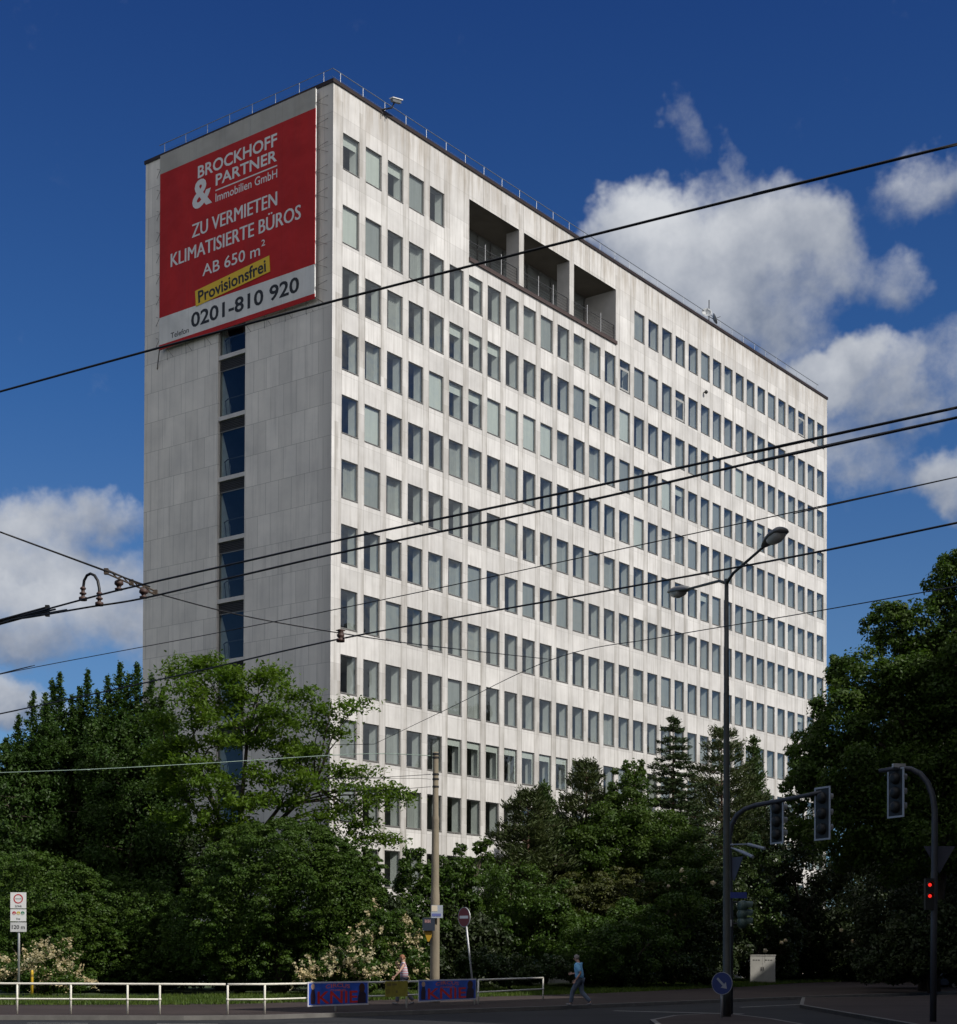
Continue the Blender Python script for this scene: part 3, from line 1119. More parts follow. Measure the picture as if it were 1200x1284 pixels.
mb = MB()
for (z0, z1, mi) in ((BZ['white'], BZ['red'], 0), (BZ['strip'], BZ['white'], 1), (BZ['bot'], BZ['strip'], 0), (BZ['red'], BZ['top'], 2)):
    a = bl(OFF - 0.02, BT0, z0); b = bl(OFF + 0.02, BT1, z1)
    mb.b2(a, b, mi)
mb.build('tarpaulin', [M_red, M_wtarp, M_bgrey], bb)
# lettering sits a few mm proud; text runs towards -t
tex, tey, ten = (0, -1, 0), (0, 0, 1), (-1, 0, 0)


def btext(mb, s, t_left, z_bot, t_right, z_top, bold=0.02, mi=0):
    lay_text(mb, s, bl(OFF - 0.026, t_left, z_bot), tex, tey, ten, t_left - t_right, z_top - z_bot, mi, bold)


mb = MB()
btext(mb, 'BROCKHOFF', 9.92, 45.10, 3.77, 45.80, 0.020)
mb.build('name_lettering', M_bwhite, bb)
mb = MB()
btext(mb, 'PARTNER', 8.48, 44.28, 3.77, 44.91, 0.020)
mb.build('name_lettering', M_bwhite, bb)
mb = MB()
btext(mb, '&', 10.36, 43.42, 8.76, 45.02, 0.03)
mb.build('ampersand', M_bwhite, bb)
mb = MB()
a = bl(OFF - 0.028, 8.5, 43.985); b = bl(OFF - 0.024, 3.75, 44.055)
mb.b2(a, b)
mb.build('underline', M_bwhite, bb)
for (s_, t0, z0, t1, z1, bd) in (('Immobilien GmbH', 8.49, 43.38, 3.74, 43.85, 0.008), ('ZU VERMIETEN', 10.38, 41.88, 3.77, 42.63, 0.0), ('KLIMATISIERTE BÜROS', 12.12, 40.68, 2.02, 41.62, 0.0), ('AB 650 m', 9.5, 39.50, 5.0, 40.15, 0.008), ('2', 4.9, 39.96, 4.62, 40.30, 0.008)):
    mb = MB()
    btext(mb, s_, t0, z0, t1, z1, bd)
    if bd == 0.0:      # heavier strokes: the same line struck again a little to the side, each 1 mm proud of the last
        for j_ in (1, 2):
            lay_text(mb, s_, bl(OFF - 0.026 - 0.001 * j_, t0 - 0.022 * j_, z0), tex, tey, ten, t0 - t1, z1 - z0, 0, 0.0)
    mb.build('text_line', M_bwhite, bb)
# yellow strip, tilted
ya, yb = Vector(bl(OFF - 0.05, 9.99, 37.93)), Vector(bl(OFF - 0.05, 4.21, 38.42))
yex = (yb - ya).normalized()
yey = Vector((-1, 0, 0)).cross(yex) * -1
yey = Vector((0, 0, 1)) - yex * yex.z
yey.normalize()
ylen = (yb - ya).length
mb = MB()
mb.prism([(0, 0), (ylen, 0), (ylen, 0.89), (0, 0.89)], ya, yex, yey, (1, 0, 0), 0.02)
ys = mb.build('yellow_strip', M_byel, bb)
mb = MB()
lay_text(mb, 'Provisionsfrei', ya + yex * 0.22 + yey * 0.10, yex, yey, (-1, 0, 0), ylen - 0.5, 0.70, 0, 0.022, 0.004)
mb.build('lettering', M_bblack, ys)
mb = MB()
btext(mb, '0201-810 920', 10.4, 36.80, 2.08, 37.66, 0.022)
mb.build('phone_number', M_bblack, bb)
mb = MB()
btext(mb, 'Telefon', 12.08, 36.62, 10.58, 36.93, 0.006)
mb.build('phone_caption', M_bblack, bb)
# tie brackets along both edges and below, each its own piece
M_brk = mat('bracket_steel', (0.10, 0.09, 0.085), 0.6, 0.4)
for k in range(9):
    z = BZ['bot'] + 0.6 + k * 1.22
    for (t0, t1) in ((BT0, BT0 - 0.62), (BT1, BT1 + 0.62)):
        mb = MB()
        mb.tube([bl(-0.02, t1, z + 0.32), bl(OFF, t0, z), bl(-0.02, t1, z - 0.22)], 0.012, 4)
        mb.build('bracket', M_brk, bb)
for k in range(8):
    t = BT0 + 0.6 + k * 1.55
    mb = MB()
    mb.tube([bl(-0.02, t + 0.25, BZ['bot'] - 0.55), bl(OFF, t, BZ['bot']), bl(-0.02, t - 0.25, BZ['bot'] - 0.5)], 0.011, 4)
    mb.build('bracket', M_brk, bb)
for (p_, q_) in ((bl(OFF, BT1, BZ['bot']), bl(-0.02, BT1 + 0.5, BZ['bot'] - 0.9)), (bl(OFF, BT0, BZ['bot'] + 0.1), bl(-0.02, BT0 - 0.5, BZ['bot'] - 0.3))):
    mb = MB()
    mb.tube([p_, q_], 0.03, 5)
    mb.build('stay', M_brk, bb)
mb = MB()
for t in (BT0 + 0.01, BT1 - 0.01):
    mb.tube([bl(OFF + 0.05, t, BZ['bot']), bl(OFF + 0.05, t, BZ['top'] - 0.05)], 0.035, 6)
mb.tube([bl(OFF + 0.05, BT0, BZ['bot'] + 0.03), bl(OFF + 0.05, BT1, BZ['bot'] + 0.03)], 0.035, 6)
mb.build('frame', M_galv, bb)

# ---- roof equipment
cp = tw(4.3, -0.45, ZT + 0.35)
cm = thing('security_camera', 'white security camera on a bracket at the roof edge above the left windows', 'camera', tuple(tw(4.0, 0.3, ZT + 0.2)), TROT)
mb = MB()
mb.tube([(-0.2, 0.1, 0.0), (-0.2, -0.35, -0.1), (-0.2, -0.42, -0.42)], 0.028, 6)
mb.tube([(0.15, 0.1, 0.0), (0.15, -0.35, -0.1), (0.15, -0.42, -0.42)], 0.028, 6)
mb.tube([(-0.2, -0.35, -0.05), (0.2, -0.75, 0.1), (0.3, -0.85, 0.42)], 0.045, 6)
mb.build('bracket', M_dark, cm)
mb = MB()
Mx = Matrix.Rotation(R(-14), 3, 'Y')
mb.box((0.35, -0.9, 0.48), (0.72, 0.17, 0.17), 0, 0, Mx)
mb.build('camera_body', mat('camera_grey', (0.12, 0.13, 0.14), 0.5), cm)
mb = MB()
mb.box((0.38, -0.9, 0.60), (0.86, 0.26, 0.045), 0, 0, Mx)
mb.build('sun_shield', M_white, cm)

ds = thing('satellite_dish', 'pale satellite dishes and a thin mast at the roof edge', 'satellite dish', tuple(tw(S(22) + 0.2, 0.45, ZT)), TROT)
mb = MB()
mb.tube([(0, 0, 0), (0, 0, 2.1)], 0.035, 8)
mb.build('mast', M_dark, ds)
for nm, c_, nrm, r in (('dish', (-0.62, -0.15, 0.95), (-0.75, -0.55, 0.35), 0.36), ('dish', (0.50, -0.2, 0.85), (0.55, -0.75, 0.35), 0.40)):
    mb = MB()
    mb.lathe(c_, [(0.02, -0.14), (r * 0.45, -0.105), (r * 0.8, -0.04), (r, 0.03), (r * 1.0, 0.045), (r * 0.8, -0.02), (r * 0.45, -0.085), (0.02, -0.12)], 20, 0, nrm)
    mb.tube([Vector(c_), Vector(c_) + Vector(nrm).normalized() * 0.45], 0.018, 6, 1)
    mb.tube([(0, 0, 0.9), Vector(c_) - Vector(nrm).normalized() * 0.1], 0.025, 6, 1)
    mb.build(nm, [mat('dish_white', (0.36, 0.38, 0.40), 0.5), M_dark], ds, smooth=True)
sl = thing('wall_lamp', 'tiny dark lamp fixed to the white facade between the upper windows', 'lamp', tuple(tw(S(21) + 0.35, 0, ZB_[0] - 1.0)), TROT)
mb = MB()
mb.tube([(0, 0, 0), (0, -0.22, 0.0)], 0.04, 6)
mb.lathe((0, -0.22, 0), [(0.05, 0.12), (0.12, 0.05), (0.13, -0.05), (0.04, -0.14)], 10)
mb.build('lamp_body', M_dark, sl)

# ================================================================== STREET FURNITURE
def tp(x, y, Y):
    return at(x, y, Y)


# ---- overhead wires: real cables at their own height and distance
def wire(pts, rad, label, name='overhead_wire', group='overhead wires', m=None, seg=6, n=10):
    W3 = [tp(*p) for p in pts]
    # run on past the edges of the view to the next supports
    if pts[0][0] < -50:
        W3.insert(0, W3[0] + (W3[0] - W3[1]).normalized() * 40)
    if pts[-1][0] > 1250:
        W3.append(W3[-1] + (W3[-1] - W3[-2]).normalized() * 40)
    # smooth through the given points
    P3 = []
    for i in range(len(W3) - 1):
        p0 = W3[max(i - 1, 0)]; p1 = W3[i]; p2 = W3[i + 1]; p3 = W3[min(i + 2, len(W3) - 1)]
        for k in range(n):
            t = k / n
            P3.append(0.5 * ((2 * p1) + (p2 - p0) * t + (2 * p0 - 5 * p1 + 4 * p2 - p3) * t * t + (3 * p1 - p0 - 3 * p2 + p3) * t ** 3))
    P3.append(W3[-1])
    o0 = P3[0]
    mb = MB()
    mb.tube(P3, rad, seg)
    o = mb.build(name, m or M_wire, None, o0, True, o0)
    tag(o, label, 'wire', group)
    return o


M_wire = mat('black_cable', (0.012, 0.012, 0.013), 0.5)
M_wire_pale = mat('weathered_copper_wire', (0.22, 0.30, 0.26), 0.6, 0.2)
M_ins = mat('brown_insulator', (0.065, 0.034, 0.028), 0.6)
M_fit = mat('rusty_fitting', (0.085, 0.065, 0.05), 0.7, 0.3)
wire([(-200, 546, 19.5), (0, 491, 17.9), (200, 436, 16.4), (430, 374.5, 15.3), (730, 298, 14.2), (1200, 181, 12.5), (1500, 107, 11.7)], 0.0115, 'thick feeder cable crossing highest over the red banner and roof loggias')
wire([(-150, 812, 22.2), (0, 779, 20.6), (145, 741, 19.2), (300, 705.5, 17.8), (440, 674, 16.8), (720, 615, 15.0), (1000, 554.5, 13.5), (1200, 511, 12.6), (1450, 456, 11.6)], 0.0115, 'upper of the two parallel trolley wires crossing mid tower')
wire([(-150, 806, 22.0), (0, 779.5, 20.55), (40, 773.5, 20.2), (110, 761.5, 19.6), (178, 750.5, 19.35), (300, 722, 18.2), (440, 690, 17.2), (720, 631.5, 15.3), (1000, 567, 13.8), (1200, 523.5, 12.8), (1450, 468, 11.8)], 0.0115, 'lower of the two parallel trolley wires crossing mid tower')
wire([(-150, 882, 26.2), (0, 845.5, 24.5), (270, 794, 21.4), (480, 752, 19.5), (720, 701, 17.6), (1000, 641, 15.6), (1200, 598, 14.4), (1450, 542, 13.2)], 0.0055, 'thin wire rising from the left treetops past the lamp head')
wire([(-150, 926, 30.5), (0, 895, 28.5), (210, 850, 25.3), (427, 801, 22.6), (760, 741, 19.2), (1000, 697, 17.3), (1200, 655.5, 15.9), (1450, 603, 14.4)], 0.0115, 'thick cable passing just above the lamp arms')
wire([(-120, 623, 16.5), (0, 667, 17.4), (132, 716, 18.9)], 0.009, 'short span wire holding the lattice bracket in the left sky')
wire([(196, 744, 19.8), (300, 771, 21.0), (427, 794, 22.6), (540, 810, 27.0), (692, 827, 35.0)], 0.008, 'thin span wire slanting down from the lattice bracket across the end wall')
wire([(469, 933, 62), (560, 889.5, 47), (692, 827, 35), (830, 799, 30.5), (1000, 770.5, 26.5), (1200, 735, 23), (1450, 688, 20)], 0.0085, 'thin wire climbing from the locust tree across the lower windows')
wire([(-60, 971, 52), (105, 965, 53), (250, 957.5, 54.5), (449, 945.5, 57), (541, 947.5, 58)], 0.013, 'pale weathered wire running from the concrete pole over the left trees', m=M_wire_pale)
wire([(469, 933, 62), (400, 934.5, 68), (300, 938, 76)], 0.012, 'thin wire ending in the crown of the locust tree', group='thin wires by the concrete pole')
wire([(540, 971, 58), (477, 974.6, 60), (380, 977, 63)], 0.011, 'upper thin stay wire leading left from the pole into the locust branches', group='thin wires by the concrete pole')
wire([(540, 977, 58), (510, 976, 59), (400, 976.5, 62)], 0.008, 'middle thin stay wire leading left from the pole', group='thin wires by the concrete pole')
wire([(540, 986.5, 58), (505, 989, 59), (430, 993, 61)], 0.010, 'lowest thin stay wire leading left from the pole', group='thin wires by the concrete pole')

# lattice bracket with two insulators that carry the trolley wires
pA, pB = tp(132, 716, 18.9), tp(196, 744, 19.8)
br = thing('wire_bracket', 'rusty lattice bracket with two insulators holding the trolley wires', 'wire bracket', tuple(pA))
mb = MB()
dirb = (pB - pA)
upv = Vector((0, 0, 1))
for off in (0.022, -0.022):
    mb.tube([upv * off, dirb + upv * off], 0.010, 6)
for k in range(9):
    a, b = dirb * (k / 9.0), dirb * ((k + 1) / 9.0)
    mb.tube([a + upv * (0.022 if k % 2 else -0.022), b + upv * (-0.022 if k % 2 else 0.022)], 0.009, 5)
for k in (0.02, 0.5, 0.98):
    mb.box(dirb * k, (0.05, 0.05, 0.07))
mb.build('lattice_bar', M_fit, br)
for (x, y0, y1, Y) in ((149, 727, 740, 19.2), (180, 738, 750, 19.4)):
    a, b = tp(x, y0, Y) - pA, tp(x, y1, Y) - pA
    mb = MB()
    h = (a - b).length
    mb.lathe(b, [(0.045, 0), (0.05, h * .15), (0.022, h * .25), (0.03, h * .4), (0.05, h * .52), (0.055, h * .62), (0.05, h * .85), (0.02, h)], 10)
    mb.build('insulator', M_ins, br, smooth=True)

# curved jumper between the two trolley wires
q0 = tp(104, 752, 19.7)
jp = thing('jumper_loop', 'arched steel jumper pipe joining the two trolley wires at the left', 'wire jumper', tuple(q0))
mb = MB()
pts = [(104.5, 751, 19.7), (104.3, 738, 19.7), (105.5, 728, 19.7), (109, 721.5, 19.68), (113.5, 719.3, 19.65), (118.5, 721.5, 19.62), (122.5, 728, 19.6), (124.5, 738, 19.57), (124.6, 755, 19.55)]
mb.tube([tp(*p) - q0 for p in pts], 0.018, 8)
mb.build('pipe', M_wire, jp, smooth=True)
for (x, y, Y) in ((104, 751, 19.7), (124.5, 757.5, 19.55)):
    b = tp(x, y, Y) - q0
    mb = MB()
    mb.lathe(b, [(0.05, -0.02), (0.05, 0.02), (0.022, 0.03), (0.022, 0.05), (0.042, 0.06), (0.042, 0.075), (0.022, 0.085), (0.022, 0.11), (0.036, 0.12), (0.036, 0.135), (0.02, 0.15)], 10)
    mb.build('insulator', M_ins, jp, smooth=True)
a, b = tp(-30, 786, 20.75), tp(61.5, 761, 20.1)
sw = thing('section_insulator', 'dark twin bar clamped where the trolley wires meet at the left edge', 'wire switch', tuple(b))
mb = MB()
for o_ in (0.0, -0.045):
    mb.tube([a - b + upv * o_, upv * o_], 0.017, 6)
mb.box((-0.02, 0, -0.05), (0.05, 0.05, 0.14))
mb.build('twin_bar', M_wire, sw)
b = tp(427, 803, 22.6)
hi = thing('line_insulator', 'red brown insulator hanging on the thick cable before the building corner', 'insulator', tuple(b))
mb = MB()
mb.lathe((0, 0, 0), [(0.06, -0.02), (0.06, 0.02), (0.025, 0.03), (0.05, 0.05), (0.055, 0.08), (0.03, 0.1), (0.05, 0.115), (0.03, 0.13), (0.07, 0.14), (0.03, 0.155)], 12)
mb.build('insulator_body', M_ins, hi, smooth=True)

# ---- concrete catenary pole
pb = at(545, 1257, 58); pb.z = 0.0
pole = thing('concrete_pole', 'tall stepped concrete pole with wire bands standing before the shrubs', 'pole', tuple(pb))
M_conc = mat('weathered_concrete', (0.235, 0.20, 0.145), 0.85, 0, 0.25, 2.5, stretch=(1, 1, 0.25), bump=0.4)
k = 58 / PF
zt = at(543, 943, 58).z
z1, z2 = at(543, 1029, 58).z, at(544, 1118, 58).z
mb = MB()
mb.lathe((0, 0, 0), [(6.2 * k, 0.0), (6.0 * k, 1.0), (5.7 * k, z2 - .35), (5.6 * k, z2 - 0.15), (5.0 * k, z2 + .1), (4.9 * k, z2 + .3), (4.4 * k, z1 - 0.1), (4.7 * k, z1), (4.7 * k, z1 + 0.08), (3.8 * k, z1 + 0.2), (3.5 * k, zt - 0.1), (3.2 * k, zt)], 20)
mb.build('shaft', M_conc, pole, smooth=True)
for yy in (945.5, 950, 971, 977, 986.5):
    mb = MB()
    zz = at(543, yy, 58).z
    mb.lathe((0, 0, zz), [(3.7 * k, -0.035), (4.2 * k, -0.03), (4.2 * k, 0.03), (3.7 * k, 0.035)], 16)
    mb.build('band', M_dark, pole)
# white notice
pc = at(548, 1143, 57.7)
M_plate = mat('plate_white', (0.55, 0.56, 0.58), 0.45)
ns = thing('notice_plate', 'pale square notice plate fixed to the concrete pole', 'sign', tuple(pc))
mb = MB()
mb.box((0, 0, 0), (0.42, 0.02, 0.46))
mb.build('plate', mat('plate_blue_grey', (0.36, 0.40, 0.46), 0.4), ns)
mb = MB()
mb.box((-0.09, -0.0145, 0.11), (0.21, 0.006, 0.21))
mb.build('notice', mat('notice_paper', (0.68, 0.60, 0.46), 0.6), ns)
mb = MB()
mb.box((-0.02, -0.0145, -0.12), (0.32, 0.006, 0.10))
mb.build('stripe', mat('notice_blue', (0.12, 0.14, 0.34), 0.5), ns)
pc = at(537.5, 1159, 57.6)
bs = thing('dark_box_sign', 'dark square sign box with a yellow bracket on the concrete pole', 'sign', tuple(pc))
mb = MB()
mb.box((0, 0, 0), (0.44, 0.16, 0.46))
mb.build('box', mat('dark_blue_box', (0.03, 0.04, 0.06), 0.4), bs)
mb = MB()
for x in (-0.12, -0.01):
    mb.box((x, -0.083, 0.11), (0.035, 0.006, 0.12)); mb.box((x + 0.06, -0.083, 0.11), (0.03, 0.006, 0.12)); mb.box((x + 0.03, -0.0835, 0.11), (0.05, 0.006, 0.03))
mb.build('lettering', mat('faded_print', (0.35, 0.2, 0.2), 0.6), bs)
mb = MB()
mb.prism([(-0.18, -0.23), (0.12, -0.23), (0.10, -0.45), (0.02, -0.62), (-0.04, -0.62), (-0.09, -0.45)], (0, 0.02, 0), (1, 0, 0), (0, 0, 1), (0, 1, 0), 0.12)
mb.build('bracket', mat('yellow_enamel', (0.42, 0.25, 0.02), 0.5), bs)

# ---- railings along the kerb
M_rail = mat('white_rail_paint', (0.70, 0.68, 0.60), 0.5, 0, 0.10, 8)


def railing(name_label, pts, top, mid, posts_on):
    """pts: ground points; top rail over all, mid rail over index pairs in mid, posts at posts_on"""
    o = thing('pedestrian_railing', name_label, 'railing', (pts[0][0], pts[0][1], 0), 0, 'railings along the kerb')
    b0 = Vector((pts[0][0], pts[0][1], 0))
    G = [Vector((x, y, 0)) - b0 for x, y in pts]
    for i in posts_on:
        mb = MB()
        mb.tube([G[i], G[i] + Vector((0, 0, 0.83))], 0.030, 8)
        mb.lathe(tuple(G[i] + Vector((0, 0, 0.385))), [(0.03, 0), (0.045, 0.01), (0.045, 0.06), (0.03, 0.07)], 8)
        mb.build('post', M_rail, o, smooth=True)
    mb = MB()
    mb.tube([g + Vector((0, 0, 0.85)) for g in G], 0.032, 8)
    mb.build('top_rail', M_rail, o, smooth=True)
    for (i, j) in mid:
        mb = MB()
        mb.tube([G[q] + Vector((0, 0, 0.42)) for q in range(i, j + 1)], 0.026, 8)
        mb.build('middle_rail', M_rail, o, smooth=True)
    return o


railing('white pedestrian railing in front of the left flowering shrub', [(-17.5, 45.3), (-15.2, 45.3), (-13.0, 45.3), (-11.5, 45.35), (-9.9, 45.35), (-9.0, 45.4), (-7.16, 45.5)], 1, [(0, 5)], [0, 1, 2, 3, 4, 5])
railing('white pedestrian railing carrying the two circus banners', [(-7.1, 45.52), (-6.1, 45.9), (-4.3, 48.4), (-2.3, 51.6), (-0.12, 55.7)], 1, [(0, 4)], [0, 1, 2, 3, 4])
railing('short last section of the railing by the tilted no entry sign', [(0.0, 56.0), (2.5, 62.0)], 1, [(0, 1)], [0, 1])


# ---- banners on the railing
M_bblue = mat('banner_blue', (0.03, 0.10, 0.52), 0.45, 0, 0.5, 1.6)
M_bred = mat('banner_red', (0.66, 0.03, 0.018), 0.45, 0, 0.2, 4)
M_bred2 = mat('banner_orange_red', (0.75, 0.16, 0.09), 0.45)
M_bedge = mat('banner_white_edge', (0.62, 0.62, 0.70), 0.5)
M_skin = mat('skin', (0.50, 0.30, 0.22), 0.55, 0, 0.08, 12)
M_bdark = mat('banner_dark_print', (0.035, 0.014, 0.03), 0.5)
M_bbrown = mat('banner_brown_print', (0.07, 0.025, 0.012), 0.5)


def banner(label, pl, pr, zt, zb):
    a, b = Vector((pl[0], pl[1], 0)), Vector((pr[0], pr[1], 0))
    ex = (b - a); wd = ex.length; ex.normalize()
    nrm = Vector((ex.y, -ex.x, 0))
    base = Vector((a.x, a.y, 0)) + nrm * 0.08
    o = thing('circus_banner', label, 'banner', tuple(base + Vector((0, 0, zb))), 0, 'circus banners on the railing')
    ht = zt - zb
    ez = Vector((0, 0, 1))
    mb = MB()
    mb.prism([(0, 0), (wd, 0), (wd, ht), (0, ht)], (0, 0, 0), ex, ez, nrm, 0.012)
    mb.build('edge', M_bedge, o)
    m_ = 0.045
    mb = MB()
    mb.prism([(m_, m_), (wd - m_, m_), (wd - m_, ht - m_), (m_, ht - m_)], nrm * 0.013, ex, ez, nrm, 0.003)
    mb.build('panel', M_bblue, o)
    mb = MB()
    # big letters, bottom row
    lay_text(mb, 'KNIE', nrm * 0.019 + ex * (wd * 0.15) + ez * (ht * 0.10), ex, ez, nrm, wd * 0.66, ht * 0.50, 0, 0.015)
    mb.build('big_lettering', M_bred, o)
    mb = MB()
    lay_text(mb, 'CIRCUS', nrm * 0.020 + ex * (wd * 0.28) + ez * (ht * 0.70), ex, ez, nrm, wd * 0.40, ht * 0.16, 0, 0.012, 0, ht * 0.06)
    lay_text(mb, 'CHARLES', nrm * 0.020 + ex * (wd * 0.36) + ez * (ht * 0.60), ex, ez, nrm, wd * 0.25, ht * 0.08, 0, 0.02)
    mb.build('small_lettering', M_bred2, o)
    # printed figures: a clown at the left, a dark horse at the right
    def blob(cx, cy, rx, ry, n=14):
        return [(cx + rx * math.cos(2 * math.pi * i / n), cy + ry * math.sin(2 * math.pi * i / n)) for i in range(n)]
    mb = MB()
    mb.prism([(wd * .045, ht * .10), (wd * .11, ht * .10), (wd * .115, ht * .45), (wd * .10, ht * .70), (wd * .06, ht * .70), (wd * .04, ht * .45)], nrm * 0.017, ex, ez, nrm, 0.002)
    mb.build('printed_figure', M_bdark, o)
    mb = MB()
    mb.prism([(wd * .81, ht * .08), (wd * .95, ht * .08), (wd * .955, ht * .45), (wd * .91, ht * .60), (wd * .84, ht * .58), (wd * .82, ht * .35)], nrm * 0.017, ex, ez, nrm, 0.002)
    mb.build('printed_animal', M_bdark, o)
    mb = MB()
    mb.prism(blob(wd * .078, ht * .80, wd * .03, ht * .12), nrm * 0.017, ex, ez, nrm, 0.003)
    mb.build('printed_face', mat('printed_face', (0.62, 0.40, 0.28), 0.5), o)
    mb = MB()
    mb.prism(blob(wd * .885, ht * .72, wd * .05, ht * .20), nrm * 0.017, ex, ez, nrm, 0.003)
    mb.build('brown_print', M_bbrown, o)
    return o


# positions: on the second railing between its posts
def lerp2(a, b, t):
    return (a[0] + (b[0] - a[0]) * t, a[1] + (b[1] - a[1]) * t)


banner('blue circus banner with red letters, on the sunlit bend of the railing', (-5.09, 47.3), (-3.47, 49.7), 0.90, 0.17)
banner('blue circus banner with red letters, hung beside the concrete pole', (-2.02, 52.13), (-0.15, 55.64), 0.90, 0.18)
a, b = Vector((-2.99, 50.5)), Vector((-2.34, 51.53))
yb_ = thing('yellow_placard', 'small dull yellow placard hanging on the railing between the circus banners', 'placard', (a.x, a.y, 0.38))
ex = Vector((b.x - a.x, b.y - a.y, 0)); wd = ex.length; ex.normalize(); nr = Vector((ex.y, -ex.x, 0))
mb = MB()
mb.prism([(0, 0), (wd, 0), (wd, 0.5), (0, 0.5)], nr * 0.08, ex, upv, nr, 0.012)
mb.build('board', mat('dull_yellow_board', (0.30, 0.26, 0.03), 0.6, 0, 0.25, 5), yb_)
mb = MB()
for (x0, x1, z0, z1) in ((0.06, 0.30, 0.34, 0.44), (0.05, 0.10, 0.10, 0.26), (0.16, 0.20, 0.10, 0.26), (0.36, 0.62, 0.36, 0.42), (0.55, 0.66, 0.12, 0.2)):
    mb.prism([(x0, z0), (x1, z0), (x1, z1), (x0, z1)], nr * 0.0925, ex, upv, nr, 0.003)
mb.build('worn_print', mat('worn_print', (0.16, 0.12, 0.03), 0.6), yb_)

# ---- zone sign post at the left
zb = at(23, 1250, 63); zb.z = 0.0
zs_ = thing('sign_post', 'grey post with three stacked white environmental zone plates', 'road sign', tuple(zb))
kk = 63 / PF
mb = MB()
mb.tube([(0, 0.03, 0), (0, 0.03, at(23, 1121, 63).z)], 0.045, 10)
mb.build('pole', M_galv, zs_, smooth=True)
M_signw = mat('sign_white', (0.72, 0.73, 0.74), 0.4, 0, 0.03, 4)
M_signred = mat('sign_red', (0.45, 0.02, 0.03), 0.4)
M_ink = mat('sign_black', (0.02, 0.02, 0.022), 0.5)
EX, EZ, EN = Vector((1, 0, 0)), Vector((0, 0, 1)), Vector((0, -1, 0))


def plate(y0, y1, x0=13.3, x1=33.2):
    A, B = at(x0, y1, 63), at(x1, y0, 63)
    return A.x - zb.x, A.z, B.x - zb.x, B.z


x0, z0, x1, z1 = plate(1119, 1139)
mb = MB(); mb.b2((x0, -0.04, z0), (x1, -0.015, z1)); zp = mb.build('zone_plate', M_signw, zs_)
cx, cz = (x0 + x1) / 2, z0 + (z1 - z0) * 0.60
mb = MB(); mb.disc((cx, -0.043, cz), EN, 0.185, 0.006, 32, 0, 0.145); mb.build('red_ring', M_signred, zp)
mb = MB()
lay_text(mb, 'Umwelt', Vector((cx - 0.115, -0.045, cz - 0.02)), EX, EZ, EN, 0.23, 0.045, 0, 0.01)
lay_text(mb, 'ZONE', Vector((cx - 0.135, -0.045, z0 + 0.045)), EX, EZ, EN, 0.27, 0.075, 0, 0.012)
mb.build('lettering', M_ink, zp)
x0, z0, x1, z1 = plate(1140.2, 1155.2)
mb = MB(); mb.b2((x0, -0.04, z0), (x1, -0.015, z1)); zp = mb.build('sticker_plate', M_signw, zs_)
for q, (cc, dg) in enumerate((((0.42, 0.02, 0.03), '2'), ((0.55, 0.40, 0.02), '3'), ((0.02, 0.18, 0.10), '4'))):
    cx2 = x0 + (x1 - x0) * (0.24 + 0.27 * q)
    cz = z0 + (z1 - z0) * 0.68
    m_ = mat('sticker_%s' % ('red', 'yellow', 'green')[q], cc, 0.5)
    mb = MB(); mb.disc((cx2, -0.043, cz), EN, 0.072, 0.006, 20); dk = mb.build('sticker', m_, zp)
    mb = MB(); mb.box((cx2, -0.0475, cz - 0.035), (0.095, 0.002, 0.03)); lay_text(mb, dg, Vector((cx2 - 0.012, -0.048, cz + 0.0)), EX, EZ, EN, 0.025, 0.04, 0, 0.01); mb.build('digit', M_signw, dk)
mb = MB(); lay_text(mb, 'frei', Vector(((x0 + x1) / 2 - 0.075, -0.044, z0 + 0.055)), EX, EZ, EN, 0.15, 0.085, 0, 0.012); mb.build('lettering', M_ink, zp)
x0, z0, x1, z1 = plate(1156.6, 1168.4)
mb = MB(); mb.b2((x0, -0.04, z0), (x1 + 0.01, -0.015, z1)); zp = mb.build('distance_plate', mat('sign_grey_white', (0.55, 0.56, 0.57), 0.4), zs_)
mb = MB(); lay_text(mb, '120 m', Vector((x0 + 0.06, -0.044, z0 + 0.105)), EX, EZ, EN, x1 - x0 - 0.11, 0.16, 0, 0.018); mb.build('lettering', M_ink, zp)

# yellow marker post
yb0 = at(40, 1250, 63); yb0.z = 0
yp = thing('marker_post', 'short yellow marker post behind the railing in front of the white flowers', 'post', tuple(yb0))
mb = MB(); mb.lathe((0, 0, 0), [(0.055, 0), (0.055, 0.98), (0.05, 1.02), (0.02, 1.05)], 12); mb.build('post', mat('yellow_plastic', (0.62, 0.40, 0.03), 0.45), yp, smooth=True)
mb = MB(); mb.lathe((0, 0, 0.78), [(0.057, 0), (0.057, 0.1)], 12); mb.build('cap_band', mat('yellow_band_dark', (0.25, 0.16, 0.02), 0.5), yp)

